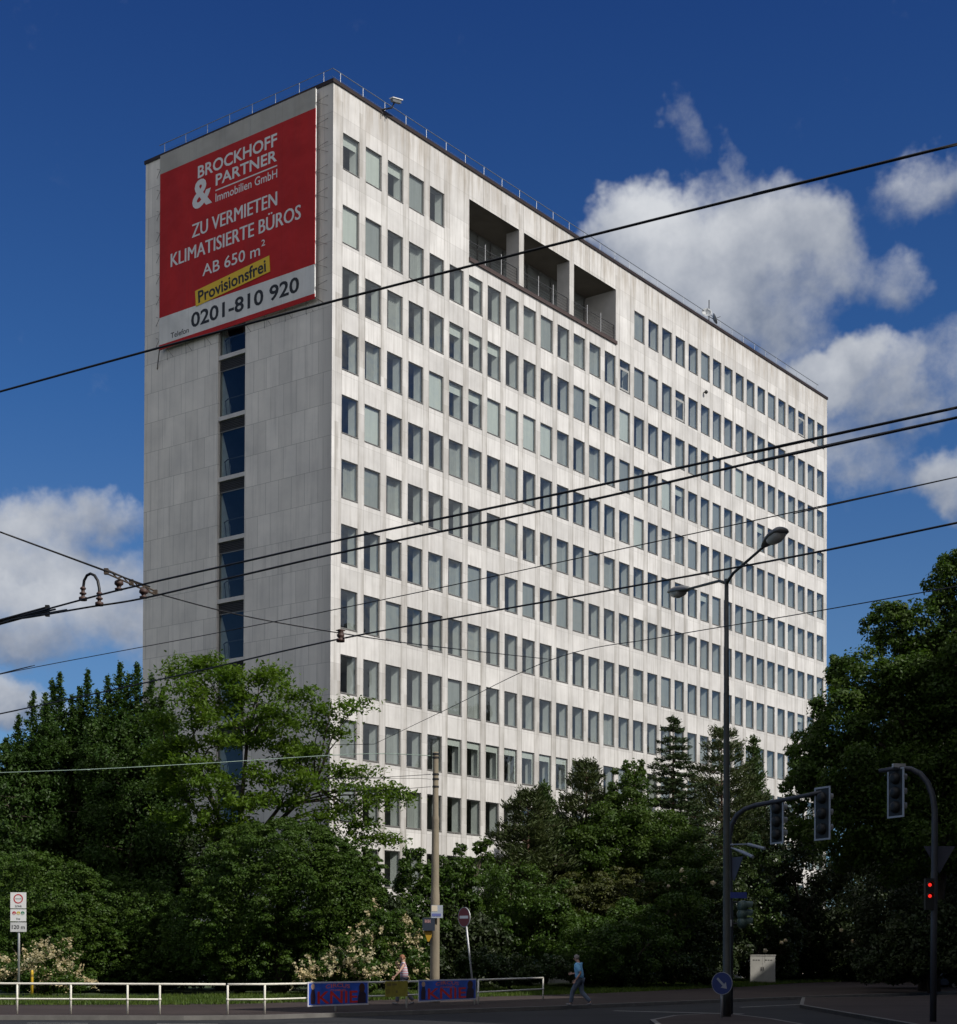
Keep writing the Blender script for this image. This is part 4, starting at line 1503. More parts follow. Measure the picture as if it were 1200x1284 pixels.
# ---- tilted no-entry sign
nb = at(595.5, 1258, 56.3); nb.z = 0
ne = thing('no_entry_sign', 'tilted red no entry sign seen almost edge on beside the railing end', 'road sign', tuple(nb))
tpz = at(583.5, 1150, 56.3)
lean = Vector((tpz.x - nb.x, 0, tpz.z))
mb = MB(); mb.tube([(0, 0, 0), lean * 1.09], 0.035, 10); mb.build('pole', M_galv, ne, smooth=True)
dn = Vector((-0.80, -0.60, -0.02)).normalized()
cc = lean + dn * 0.05
mb = MB(); mb.disc(cc, dn, 0.335, 0.02, 36); dd = mb.build('disc', mat('sign_red_faded', (0.17, 0.012, 0.016), 0.4), ne)
side = Vector((0, 0, 1)).cross(dn).normalized()
mb = MB(); mb.prism([(-0.25, -0.05), (0.25, -0.05), (0.25, 0.05), (-0.25, 0.05)], cc + dn * 0.0105, side, dn.cross(side), dn, 0.003); mb.build('white_bar', M_signw, dd)
mb = MB(); mb.disc(cc - dn * 0.004, dn, 0.352, 0.03, 36, 0, 0.333); mb.build('rim', M_galv, ne)

# ---- double-arm street lamp
lb = at(911, 1275, 45.5); lb.z = 0
M_lamp = mat('lamp_post_paint', (0.055, 0.06, 0.055), 0.5, 0.2, 0.25, 3)
M_head = mat('lamp_head_grey', (0.16, 0.165, 0.165), 0.45)
M_diff = mat('lamp_diffuser', (0.55, 0.54, 0.50), 0.3)
lamp = thing('street_lamp', 'tall dark street lamp with two arms rising in front of the tower', 'street lamp', tuple(lb))
LT = at(911, 726, 45.5)
top = Vector((LT.x - lb.x, 0, LT.z))
mb = MB()
mb.tube([(0, 0, 0), (0, 0, 1.2), (0, 0, 1.25), Vector((top.x * .3, 0, 4.5)), Vector((top.x * .75, 0, 9)), top], [0.125, 0.125, 0.11, 0.10, 0.078, 0.058], 14)
mb.build('mast', M_lamp, lamp, smooth=True)
for (px, py, Y) in ((971, 674, 42.3), (852, 741.5, 48.7)):
    tip = at(px, py, Y) - lb
    dr = (tip - top); ln = dr.length; dr.normalize()
    mb = MB()
    mb.tube([top - Vector((0, 0, 0.12)), top + dr * 0.5, top + dr * (ln - 0.55)], [0.05, 0.042, 0.036], 10)
    mb.build('arm', M_lamp, lamp, smooth=True)
    side = dr.cross(Vector((0, 0, 1))).normalized(); upd = side.cross(dr)
    c0 = top + dr * (ln - 0.72)
    HS = 1.35
    rings = [(0.0, 0.05, 0.05, 0.05), (0.10, 0.09, 0.075, 0.07), (0.35, 0.155, 0.115, 0.10), (0.62, 0.185, 0.125, 0.10), (0.86, 0.165, 0.10, 0.09), (0.95, 0.10, 0.05, 0.05)]
    mb = MB()
    n = 14
    i0 = 0
    for (u, hw, hu, hd) in rings:
        for j in range(n):
            an = 2 * math.pi * j / n
            q = c0 + dr * (u * HS) + side * (hw * HS * math.cos(an)) + upd * ((hu if math.sin(an) > 0 else hd * 0.35) * HS * math.sin(an))
            mb.v.append(tuple(q))
    for r_ in range(len(rings) - 1):
        for j in range(n):
            a = r_ * n + j; b = r_ * n + (j + 1) % n
            mb.f.append((a, b, b + n, a + n)); mb.m.append(0); mb.uv.append(None)
    mb.f.append(tuple(range(n))[::-1]); mb.f.append(tuple(range((len(rings) - 1) * n, len(rings) * n))); mb.m += [0, 0]; mb.uv += [None, None]
    hd_ = mb.build('lamp_head', M_head, lamp, smooth=True)
    mb = MB()
    rr = [(0.36, 0.10, 0.02), (0.42, 0.135, 0.10), (0.62, 0.15, 0.13), (0.80, 0.135, 0.10), (0.86, 0.09, 0.02)]
    for (u, hw, dp) in rr:
        for j in range(9):
            an = math.pi + math.pi * j / 8
            q = c0 + dr * (u * HS) + side * (hw * HS * math.cos(an)) + upd * (-0.02 + dp * HS * math.sin(an))
            mb.v.append(tuple(q))
    for r_ in range(len(rr) - 1):
        for j in range(8):
            a = r_ * 9 + j
            mb.f.append((a, a + 1, a + 10, a + 9)); mb.m.append(0); mb.uv.append(None)
    mb.build('diffuser', M_diff, hd_, smooth=True)
mb = MB(); mb.box((0.0, -0.115, 1.0), (0.13, 0.03, 0.45)); mb.build('hatch', M_lamp, lamp)

# blue arrow sign on its own short post at the island nose
sb_ = at(905.5, 1276, 44.6); sb_.z = 0
ks = thing('keep_right_sign', 'round blue sign with a white diagonal arrow at the foot of the lamp', 'road sign', tuple(sb_))
cz = at(905.5, 1233, 44.6).z
mb = MB(); mb.tube([(0, 0.05, 0), (0, 0.05, cz + 0.25)], 0.038, 10); mb.build('pole', M_galv, ks, smooth=True)
dn = Vector((-0.55, -0.83, 0)).normalized(); side = Vector((-dn.y, dn.x, 0)); side = Vector((0, 0, 1)).cross(dn).normalized()
cc = Vector((0, 0, cz)) + dn * 0.01
mb = MB(); mb.disc(cc, dn, 0.30, 0.02, 36); kd = mb.build('disc', mat('sign_blue', (0.012, 0.024, 0.12), 0.6), ks)  # disc, arrow and rim darkened: street shade put into their colours
mb = MB()
ca = math.cos(R(-45)); sa_ = math.sin(R(-45))
arrow = [(-0.20, -0.032), (0.06, -0.032), (0.06, -0.11), (0.21, 0.0), (0.06, 0.11), (0.06, 0.032), (-0.20, 0.032)]
mb.prism([(x * ca - y * sa_, x * sa_ + y * ca) for x, y in arrow], cc + dn * 0.0105, side, Vector((0, 0, 1)), dn, 0.003)
mb.build('arrow', mat('shaded_arrow_white', (0.24, 0.25, 0.28), 0.5), kd)
mb = MB(); mb.disc(cc, dn, 0.315, 0.018, 36, 0, 0.298); mb.build('rim', mat('shaded_arrow_white', (0.24, 0.25, 0.28), 0.5), kd)

# ---- traffic signals
M_mast = mat('signal_mast_grey', (0.055, 0.06, 0.072), 0.5, 0.3)
M_sig = mat('signal_housing', (0.008, 0.010, 0.010), 0.6)
M_lens = mat('unlit_lens', (0.03, 0.03, 0.03), 0.2)
M_sigg = mat('signal_green_grey', (0.06, 0.10, 0.085), 0.5)


def glow(name, c, s):
    m = bpy.data.materials.new(name); m.use_nodes = True
    b = m.node_tree.nodes['Principled BSDF']
    b.inputs['Base Color'].default_value = c4(c)
    b.inputs['Emission Color'].default_value = c4(c)
    b.inputs['Emission Strength'].default_value = s
    return m


M_redglow = glow('lit_red_lens', (1.0, 0.03, 0.02), 1.0)


def signal_head(parent, c, face, ht=1.28, wd=0.62, lit=None, plate=True, names=None):
    """three lamps facing 'face'; seen from behind"""
    f = Vector((face[0], face[1], 0)).normalized()
    sd = Vector((0, 0, 1)).cross(f).normalized()
    c = Vector(c)
    mb = MB()
    if plate:
        mb.prism([(-wd / 2, -ht / 2), (wd / 2, -ht / 2), (wd / 2, ht / 2), (-wd / 2, ht / 2)], c - f * 0.012, sd, Vector((0, 0, 1)), f, 0.012)
        bp = mb.build('backplate', M_sig, parent)
        mb = MB()
        b_ = 0.05
        for (u0, u1, v0, v1) in ((-wd / 2 - b_ * .2, -wd / 2 + b_, -ht / 2, ht / 2), (wd / 2 - b_, wd / 2 + b_ * .2, -ht / 2, ht / 2), (-wd / 2 + b_, wd / 2 - b_, -ht / 2, -ht / 2 + b_), (-wd / 2 + b_, wd / 2 - b_, ht / 2 - b_, ht / 2)):
            mb.prism([(u0, v0), (u1, v0), (u1, v1), (u0, v1)], c - f * 0.018, sd, Vector((0, 0, 1)), f, 0.024)
        mb.build('border', mat('signal_border_white', (0.30, 0.33, 0.37), 0.4), bp)
    k = ht / 1.28
    for i, z in enumerate((0.37, 0.0, -0.37)):
        cc = c + Vector((0, 0, z * k))
        mb = MB()
        mb.lathe(cc, [(0.06, -0.14), (0.13, -0.12), (0.165, -0.05), (0.17, 0.06), (0.15, 0.065)], 14, 0, f)
        hs = mb.build('housing', M_sig if plate else M_sigg, parent, smooth=True)
        mb = MB(); mb.disc(cc + f * 0.072, f, 0.105, 0.01, 18); mb.build('lens', M_lens, hs)
        mb = MB()
        n = 12
        for j in range(n + 1):
            an = R(-15) + R(210) * j / n
            for L_ in (0.06, 0.34 - 0.10 * abs(j - n / 2) / (n / 2)):
                for r_ in (0.135,):
                    mb.v.append(tuple(cc + f * L_ + sd * (r_ * math.cos(an)) + Vector((0, 0, r_ * math.sin(an)))))
        for j in range(n):
            mb.f.append((2 * j, 2 * j + 1, 2 * j + 3, 2 * j + 2)); mb.m.append(0); mb.uv.append(None)
        vs = mb.build('visor', M_vis if plate else M_sigg, hs)
        so = vs.modifiers.new('thickness', 'SOLIDIFY'); so.thickness = 0.012


M_vis = mat('visor_grey', (0.20, 0.21, 0.21), 0.45)
SF = (0.90, 0.45)
Y1 = 47.6
mb_ = at(915.5, 1270, Y1); mb_.z = 0
ts = thing('traffic_light', 'curved arm traffic light mast with two signals, behind the lamp post', 'traffic light', tuple(mb_))
def rel(x, y, Y, o):
    return at(x, y, Y) - o
arm_pts = [Vector((0, 0, 0)), Vector((0, 0, 3.0))] + [rel(*p, mb_) for p in ((914.5, 1070, Y1), (914.5, 1050, Y1), (917.5, 1034, Y1 - .1), (924, 1022, Y1 - .2), (934, 1014.5, Y1 - .4), (948, 1009.5, Y1 - .6), (975, 1004.5, Y1 - 1.2), (1008, 998, Y1 - 2.0), (1040, 990.5, Y1 - 2.6))]
mb = MB(); mb.tube(arm_pts, [0.085, 0.085, 0.08, 0.078, 0.076, 0.073, 0.07, 0.068, 0.064, 0.058, 0.052], 12); mb.build('mast', M_mast, ts, smooth=True)
signal_head(ts, rel(974.5, 1030, Y1 - 1.1, mb_), SF, 1.30, 0.60)
signal_head(ts, rel(1031.5, 1020, Y1 - 2.5, mb_), SF, 1.50, 0.68)
# sign plates on the mast
M_strsign = mat('street_sign_blue', (0.03, 0.05, 0.24), 0.4)
mb = MB()
for (p, q) in (((916, 1059, Y1 - .1), (938, 1058.5, Y1 - 1.2)),):
    mb.tube([rel(*p, mb_), rel(*q, mb_)], 0.02, 6)
mb.tube([rel(938, 1058.5, Y1 - 1.2, mb_), rel(959, 1064, Y1 - 1.8, mb_)], 0.045, 6)
mb.tube([rel(917, 1063, Y1 - .1, mb_), rel(930, 1068, Y1 - 1.0, mb_), rel(944, 1074.5, Y1 - 1.6, mb_)], [0.02, 0.05, 0.05], 6)
mb.build('side_bracket', mat('pale_bracket', (0.30, 0.33, 0.37), 0.5, 0.2), ts)
c_ = rel(920.5, 1090, Y1 - 0.15, mb_)
f_ = Vector((0.86, 0.5, 0)); sdv = Vector((0, 0, 1)).cross(f_).normalized()
mb = MB(); mb.prism([(-0.42, 0.36), (0.42, 0.36), (0.0, -0.36)], c_, sdv, Vector((0, 0, 1)), f_, 0.015); mb.build('yield_plate', mat('sign_back_grey', (0.045, 0.05, 0.075), 0.6), ts)
A, B = rel(914, 1122.5, Y1 - .15, mb_), rel(937.5, 1121.5, Y1 - .3, mb_)
mb = MB(); mb.b2((A.x, A.y - 0.02, A.z - 0.09), (B.x, A.y + 0.0, A.z + 0.09)); sp_ = mb.build('street_name_plate', M_strsign, ts)
mb = MB()
for k_ in range(9):
    mb.b2((A.x + 0.08 + k_ * 0.048, A.y - 0.024, A.z - 0.035), (A.x + 0.105 + k_ * 0.048, A.y - 0.0205, A.z + 0.03))
signal_head(ts, rel(931, 1146.5, Y1 - 0.1, mb_), (0.9, 0.35), 0.85, 0.3, None, False)
mb = MB(); mb.tube([rel(914, 1131, Y1, mb_), rel(930, 1131, Y1 - .1, mb_)], 0.02, 6); mb.tube([rel(914, 1158, Y1, mb_), rel(930, 1158, Y1 - .1, mb_)], 0.02, 6); mb.build('signal_bracket', M_mast, ts)
mb = MB(); mb.box(rel(913, 1157.5, Y1 - 0.14, mb_), (0.2, 0.12, 0.2)); mb.build('request_box', M_galv, ts)

Y2 = 42.5
m2 = at(1170, 1281, Y2); m2.z = 0
t2 = thing('traffic_light', 'dark curved traffic light mast at the right edge with red lit signals', 'traffic light', tuple(m2))
arm_pts = [Vector((0, 0, 0)), rel(1171, 1160, Y2, m2)] + [rel(*p, m2) for p in ((1172, 1060, Y2), (1172, 1015, Y2), (1169, 996, Y2 + .05), (1163, 981, Y2 + .1), (1154, 970, Y2 + .2), (1142, 964, Y2 + .3), (1126, 963, Y2 + .4), (1102, 967, Y2 + .6))]
mb = MB(); mb.tube(arm_pts, [0.09, 0.09, 0.088, 0.085, 0.08, 0.076, 0.072, 0.068, 0.062, 0.055], 12); mb.build('mast', M_mast, t2, smooth=True)
mb = MB(); c_ = rel(1127, 960, Y2 + .4, m2); mb.box(c_, (0.34, 0.12, 0.10), R(8)); mb.build('clamp', M_galv, t2)
signal_head(t2, rel(1123.5, 994, Y2 + .5, m2), SF, 1.34, 0.64)
c_ = rel(1178, 1078, Y2 + 0.15, m2)
mb = MB(); mb.prism([(-0.42, 0.36), (0.42, 0.36), (0.0, -0.37)], c_, (1, 0, 0), (0, 0, 1), (0, 1, 0), 0.015); mb.build('yield_plate', mat('sign_back_grey', (0.045, 0.05, 0.075), 0.6), t2)
cP = rel(1165.5, 1117, Y2 - 0.12, m2)
mb = MB(); mb.b2((cP.x - 0.11, cP.y - 0.02, cP.z - 0.50), (cP.x + 0.11, cP.y + 0.14, cP.z + 0.33)); ph = mb.build('pedestrian_signal', M_sig, t2)
for yy in (1109.5, 1123.5):
    q = rel(1166, yy, Y2 - 0.14, m2)
    mb = MB(); mb.disc((q.x, cP.y - 0.026, q.z), (0, -1, 0), 0.047, 0.012, 16); mb.build('red_lens', M_redglow, ph)
    mb = MB()
    for j in range(9):
        an = R(0) + R(180) * j / 8
        for L_ in (0.0, 0.13):
            mb.v.append((q.x + 0.085 * math.cos(an), cP.y - 0.02 - L_, q.z + 0.085 * math.sin(an)))
    for j in range(8):
        mb.f.append((2 * j, 2 * j + 1, 2 * j + 3, 2 * j + 2)); mb.m.append(0); mb.uv.append(None)
    vs = mb.build('visor', M_sig, ph)
    so = vs.modifiers.new('thickness', 'SOLIDIFY'); so.thickness = 0.01

# ---- switch cabinet
YC = 100.0
c0 = at(956, 1231.5, YC)
gz = 0.012
cab = thing('switch_cabinet', 'pale grey double door switch cabinet on the grass verge', 'cabinet', (c0.x, YC, gz), R(-12))
kx = YC / PF
cw, chh, cd = 31 * kx, 36.5 * kx, 0.55
M_cab = mat('cabinet_grey', (0.55, 0.54, 0.50), 0.5, 0, 0.10, 2)
mb = MB(); mb.b2((-cw / 2 - .03, -0.03, 0), (cw / 2 + .03, cd + .03, 0.12)); mb.build('plinth', M_conc, cab)
mb = MB(); mb.b2((-cw / 2, 0, 0.122), (cw / 2, cd, chh - 0.06)); mb.build('case', M_cab, cab)
mb = MB(); mb.b2((-cw / 2 - .04, -0.04, chh - 0.058), (cw / 2 + .04, cd + .04, chh)); mb.build('lid', M_cab, cab)
for sx in (-1, 1):
    mb = MB(); xa, xb = (-cw / 2 + .03, -0.01) if sx < 0 else (0.01, cw / 2 - .03)
    mb.b2((xa, -0.018, 0.16), (xb, -0.002, chh - 0.10)); dr_ = mb.build('door', M_cab, cab)
    mb = MB(); mb.b2((sx * 0.06 - 0.015, -0.04, chh * .45), (sx * 0.06 + 0.015, -0.0185, chh * .58)); mb.build('handle', M_dark, dr_)
    mb = MB()
    for q in range(3):
        mb.b2((xa + 0.15 + q * 0.16, -0.022, chh * .80), (xa + 0.26 + q * 0.16, -0.0185, chh * .80 + 0.05))
    mb.build('vent', M_dark, dr_)

# ---- off the right-hand edge of the view: the two blocks across the side street whose shade lies over the junction
M_plas = mat('ochre_render', (0.32, 0.27, 0.2), 0.85, 0, 0.15, 0.5)
M_brick = mat('grey_render', (0.5, 0.5, 0.48), 0.85, 0, 0.15, 0.5)
M_wpane = mat('house_window_glass', (0.03, 0.035, 0.04), 0.1)


def block(label, k0, k1, ht, depth, m, A0=(12.4, 32.3), storeys=6, rot=None):
    A = Vector((A0[0], A0[1], 0)) + (D if rot is None else Vector((1, 0, 0))) * k0
    N_ = Vector((0.7960832, -0.6051872, 0))
    o = thing('street_block', label, 'building', tuple(A), TROT if rot is None else rot)
    ln = k1 - k0
    mb = MB()
    mb.b2((0, -depth, -0.12), (ln, 0, ht)); mb.build('wall', m, o)
    mb = MB(); mb.b2((-0.2, -depth - .2, ht + .002), (ln + .2, 0.2, ht + 0.3)); mb.build('roof', M_roof, o)
    nx = int(min(ln // 3, 84 // storeys))
    mb = MB(); mb.b2((0, 0.003, 0), (1.2, 0.05, 1.5)); w1 = mb.mesh('window', M_wpane)
    mb = MB(); mb.b2((-0.05, 0, 0), (-0.003, 1.2, 1.5)); w2 = mb.mesh('window', M_wpane)
    for r_ in range(storeys):
        z = 1.2 + r_ * (ht - 1.5) / storeys
        spots = [(w1, (0.9 + q * ln / nx, 0, z)) for q in range(nx)] + [(w2, (0, -depth + 4.0, z))]
        for (m_, lc) in spots:
            o2 = bpy.data.objects.new('window', m_)
            o2.parent = o
            o2.location = lc
            col.objects.link(o2)


block('ochre rendered corner block across the side street', 2.6, 24, 23.5, 12, M_plas)
block('long unseen block added behind the viewer to dim the street', -62, 62, 26, 12, M_plas, A0=(4, -10), storeys=7, rot=0.0)  # unseen, added to cut skylight on street faces towards the viewer
block('grey rendered taller block further along the side street', 24.3, 84, 33.5, 13, M_brick, storeys=9)

# ================================================================== VEGETATION
RNG = np.random.default_rng(7)


def quads_mesh(name, C, A, B, mats, org, mi=None):
    """rhombus leaves: centres C, half axes A (long) and B (short), all Nx3"""
    n = len(C)
    V = np.empty((n, 4, 3), dtype=np.float32)
    V[:, 0] = C - A
    V[:, 1] = C + B - A * 0.1
    V[:, 2] = C + A
    V[:, 3] = C - B - A * 0.1
    V -= np.array(org, dtype=np.float32)
    me = bpy.data.meshes.new(name)
    me.vertices.add(n * 4)
    me.loops.add(n * 4)
    me.polygons.add(n)
    me.vertices.foreach_set('co', V.reshape(-1))
    me.loops.foreach_set('vertex_index', np.arange(n * 4, dtype=np.int32))
    me.polygons.foreach_set('loop_start', np.arange(0, n * 4, 4, dtype=np.int32))
    me.polygons.foreach_set('loop_total', np.full(n, 4, dtype=np.int32))
    for m in mats:
        me.materials.append(m)
    if mi is not None:
        me.polygons.foreach_set('material_index', mi.astype(np.int32))
    me.update(calc_edges=True)
    return me


def unit(v):
    return v / np.maximum(np.linalg.norm(v, axis=-1, keepdims=True), 1e-9)


def leaf_axes(N, size, aspect, rng):
    """given leaf normals, random in-plane axes"""
    r = unit(rng.normal(size=N.shape))
    A = unit(np.cross(N, r))
    B = np.cross(N, A)
    sz = size * rng.uniform(0.65, 1.3, (len(N), 1))
    return A * sz * 0.5, B * sz * 0.5 * aspect


def clump_leaves(lobes, nl, size, rng, aspect=0.55, sub=26, sub_r=(0.18, 0.34), flat=0.75, up=0.35, droop=0.0, fill=0.12, shell=0.45):
    """leaves in clumps spread through ellipsoid lobes -> C, A, B"""
    vols = np.array([(l[3] * l[4] * l[5]) ** (2 / 3) for l in lobes])
    Cs, Ns = [], []
    for l, w_ in zip(lobes, vols / vols.sum()):
        c = np.array(l[:3]); r = np.array(l[3:6])
        k = max(6, int(sub))
        d = unit(rng.normal(size=(k, 3)))
        rad = rng.uniform(shell, 1.0, (k, 1)) ** 0.6
        sc_ = c + d * r * rad
        sr = rng.uniform(sub_r[0], sub_r[1], k) * r.mean()
        cnt = (nl * w_ * (1 - fill) * sr ** 2 / (sr ** 2).sum()).astype(int)
        for j in range(k):
            m = cnt[j]
            if m < 1:
                continue
            dd = unit(rng.normal(size=(m, 3)))
            q = dd * (sr[j] * rng.uniform(0.25, 1.08, (m, 1)) ** 0.55)
            q[:, 2] *= flat
            q[:, 2] -= droop * (q[:, 0] ** 2 + q[:, 1] ** 2) / max(sr[j], 0.1)
            Cs.append(sc_[j] + q)
            Ns.append(unit(dd * 0.8 + rng.normal(size=(m, 3)) * 0.6 + np.array([0, 0, up])))
        m = int(nl * w_ * fill)
        dd = unit(rng.normal(size=(m, 3)))
        Cs.append(c + dd * r * rng.uniform(0.1, 0.9, (m, 1)) ** 0.6)
        Ns.append(unit(dd + rng.normal(size=(m, 3)) + np.array([0, 0, up])))
    C = np.concatenate(Cs); N = np.concatenate(Ns)
    A, B = leaf_axes(N, size, aspect, rng)
    return C, A, B


M_bark = mat('bark', (0.055, 0.042, 0.032), 0.9, 0, 0.35, 6, stretch=(3, 3, 0.5), bump=0.5)
M_bark_red = mat('pine_bark', (0.09, 0.05, 0.035), 0.9, 0, 0.35, 6, stretch=(3, 3, 0.6), bump=0.5)


def trunk_mesh(base, h, r, limbs, rng, top=None, branches=True):
    mb = MB()
    tp_ = Vector(top) if top is not None else Vector((base[0], base[1], h))
    b = Vector(base)
    pts, rad = [], []
    n = 7
    for k in range(n + 1):
        t = k / n
        q = b.lerp(tp_, t) + Vector((rng.normal() * 0.10, rng.normal() * 0.10, 0)) * (1 if 0 < k < n else 0)
        pts.append(q); rad.append(r * (1 - 0.78 * t) + (0.35 * r if k == 0 else 0))
    mb.tube(pts, rad, 9)
    for l in limbs:
        e = Vector(l)
        t = min(0.9, max(0.2, (e.z - b.z) / max(tp_.z - b.z, 0.1) - 0.25))
        s0 = b.lerp(tp_, t)
        mid = s0.lerp(e, 0.5) + Vector((0, 0, 0.12 * (e - s0).length))
        mb.tube([s0, s0.lerp(mid, 0.5), mid, mid.lerp(e, 0.6), e], [r * 0.42, r * 0.34, r * 0.25, r * 0.16, r * 0.06], 6)
        for q in range(3 if branches else 0):
            s1 = s0.lerp(e, 0.45 + 0.18 * q)
            dl = Vector(rng.normal(size=3)); dl.z = abs(dl.z) * 0.4
            mb.tube([s1 + Vector((0, 0, 0.1)), s1 + dl * 0.35 * (e - s0).length * 0.5 + Vector((0, 0, .1)), s1 + dl * 0.35 * (e - s0).length], [r * 0.14, r * 0.1, r * 0.03], 5)
    return mb


def put_tree(name, label, cat, base, mb_trunk, C, A, B, mats, mi=None, group=None, bark=None, crown='crown', trunk='trunk'):
    o = thing(name, label, cat, (base[0], base[1], base[2]), 0, group)
    if mb_trunk is not None:
        mb_trunk.build(trunk, bark or M_bark, o, base, True)
    cr = bpy.data.objects.new(crown, quads_mesh(crown, C, A, B, mats, base, mi))
    cr.parent = o
    col.objects.link(cr)
    return o


def pix_lobe(x, y, rx, ry, Y, depth=None, dy=0.0):
    """ellipsoid lobe whose middle is seen at photo pixel x,y and distance Y, half sizes in pixels"""
    c = at(x, y, Y + dy)
    k = Y / PF
    return (c.x, c.y, c.z, rx * k, (depth if depth else rx * k), ry * k)


LF_left = leaf_mat('leaf_dark_hornbeam', (0.028, 0.066, 0.011), 0.35)
LF_locust = leaf_mat('leaf_locust', (0.066, 0.126, 0.013), 0.35, transl=0.4)
LF_lime = leaf_mat('leaf_lime', (0.037, 0.080, 0.010), 0.35)
LF_maple = leaf_mat('leaf_maple', (0.037, 0.076, 0.010), 0.4, transl=0.35)
LF_spruce = leaf_mat('needle_spruce', (0.030, 0.055, 0.020), 0.35, transl=0.12)
LF_pine = leaf_mat('needle_pine', (0.033, 0.054, 0.017), 0.4, transl=0.12, warm=0.4)
LF_cypress = leaf_mat('scale_leaf_cypress', (0.034, 0.066, 0.018), 0.3, transl=0.2)
LF_shrub = leaf_mat('leaf_shrub', (0.036, 0.078, 0.011), 0.45, rough=0.45)
LF_brown = leaf_mat('leaf_olive_brown', (0.044, 0.058, 0.014), 0.4)
LF_shaded = leaf_mat('leaf_shaded', (0.016, 0.031, 0.008), 0.4, transl=0.15)  # darkened leaf copy: shade under the crowns put into the colour
LF_rhodo = leaf_mat('leaf_rhododendron', (0.024, 0.048, 0.012), 0.35, rough=0.35, transl=0.15)
M_petal = leaf_mat('petal_cream', (0.42, 0.39, 0.27), 0.2, transl=0.3)
M_petalw = leaf_mat('petal_white', (0.62, 0.60, 0.52), 0.15, transl=0.3)
HAIR = None


def deciduous(name, label, cat, lobes, base, nl, size, leafm, r_trunk, rng_seed, group=None, mats_extra=None, **kw):
    rng = np.random.default_rng(rng_seed)
    C, A, B = clump_leaves(lobes, nl, size, rng, **kw)
    keep = C[:, 2] > 0.05
    C, A, B = C[keep], A[keep], B[keep]
    top = max(lobes, key=lambda l: l[2])
    mbt = trunk_mesh(base, top[2], r_trunk, [l[:3] for l in lobes[:10]], rng, (top[0], top[1], top[2]), branches=False)
    return put_tree(name, label, cat, base, mbt, C, A, B, [leafm], None, group)


def ground_at(x, Y):
    p = at(x, 1240, Y)
    return (p.x, Y, 0.0)


# --- left: three dark trees with many leading shoots
def spired(label, x, top, halfw, bottom, Y, seed, nl, spires):
    rng = np.random.default_rng(seed)
    k = Y / PF
    lob = []
    h = (bottom - top)
    lob.append(pix_lobe(x, top + h * 0.58, halfw, h * 0.46, Y))
    lob.append(pix_lobe(x - halfw * .35, top + h * 0.34, halfw * .62, h * 0.24, Y, dy=-.8))
    lob.append(pix_lobe(x + halfw * .4, top + h * 0.32, halfw * .58, h * 0.23, Y, dy=.6))
    C, A, B = clump_leaves(lob, nl, 0.17, rng, aspect=0.5, sub=44, sub_r=(0.12, 0.24), flat=0.8, up=0.2, droop=0.25, fill=0.16)
    Cs, As, Bs = [C], [A], [B]
    for (sx, st, sh) in spires:
        # leading shoots: little tiers of twigs that widen downwards into the crown
        sh = sh + 34
        p0, p1 = np.array(at(sx, st, Y)), np.array(at(sx + rng.normal() * 4, st + sh, Y))
        ntw = int(sh * 1.25)
        for q in range(ntw):
            t = (q + rng.uniform(0, 1)) / ntw
            a = rng.uniform(0, 2 * math.pi)
            ln = k * (0.6 + 30.0 * t ** 1.05) * rng.uniform(0.3, 1.3)
            c0 = p0 * (1 - t) + p1 * t
            dv = np.array([math.cos(a), math.sin(a), rng.uniform(0.05, 0.7)])
            m = int(10 + 26 * ln)
            u = rng.uniform(0.05, 1.0, m)
            P = c0[None] + dv[None] * (ln * u[:, None]) + rng.normal(size=(m, 3)) * 0.055
            dirn = unit(dv[None] + rng.normal(size=(m, 3)) * 0.6)
            sz = 0.15 * rng.uniform(0.6, 1.3, (m, 1))
            Cs.append(P); As.append(dirn * sz * 0.5); Bs.append(unit(np.cross(dirn, unit(rng.normal(size=(m, 3))))) * sz * 0.24)
    # inner mass of the crown
    m = int(nl * 0.35)
    for l in lob[:1]:
        d = unit(rng.normal(size=(m, 3)))
        P = np.array(l[:3]) + np.array([0, 1.2, 0.4]) + d * np.array(l[3:6]) * np.array([1.0, 0.7, 1.05]) * rng.uniform(0, 0.95, (m, 1)) ** 0.5
        a_, b_ = leaf_axes(unit(rng.normal(size=(m, 3)) + np.array([0, -.6, .2])), 0.30, 0.6, rng)
        Cs.append(P); As.append(a_); Bs.append(b_)
    C, A, B = np.concatenate(Cs), np.concatenate(As), np.concatenate(Bs)
    base = ground_at(x, Y)
    mbt = trunk_mesh(base, at(x, top + 70, Y).z, 0.24, [l[:3] for l in lob], rng)
    put_tree('conifer_tree', label, 'tree', base, mbt, C, A, B, [LF_left], None, 'dark spiky trees at the left edge')


spired('dark spiky tree cut by the left edge, lowest of the dark group', 28, 905, 62, 1190, 75, 21, 30000, [(42, 868, 62), (24, 898, 50), (58, 880, 50), (8, 925, 40)])
spired('dark spiky tree with twin leading shoots in the middle of the left group', 92, 862, 62, 1190, 77, 22, 36000, [(75, 843, 64), (65, 853, 56), (110, 840, 62), (57, 870, 50), (90, 872, 46), (100, 862, 46)])
spired('tallest dark spiky tree rising against the end wall corner', 164, 848, 72, 1180, 76, 23, 38000, [(151, 831, 62), (172, 832, 60), (135, 848, 56), (190, 845, 58), (162, 846, 50), (122, 866, 50), (205, 862, 50)])


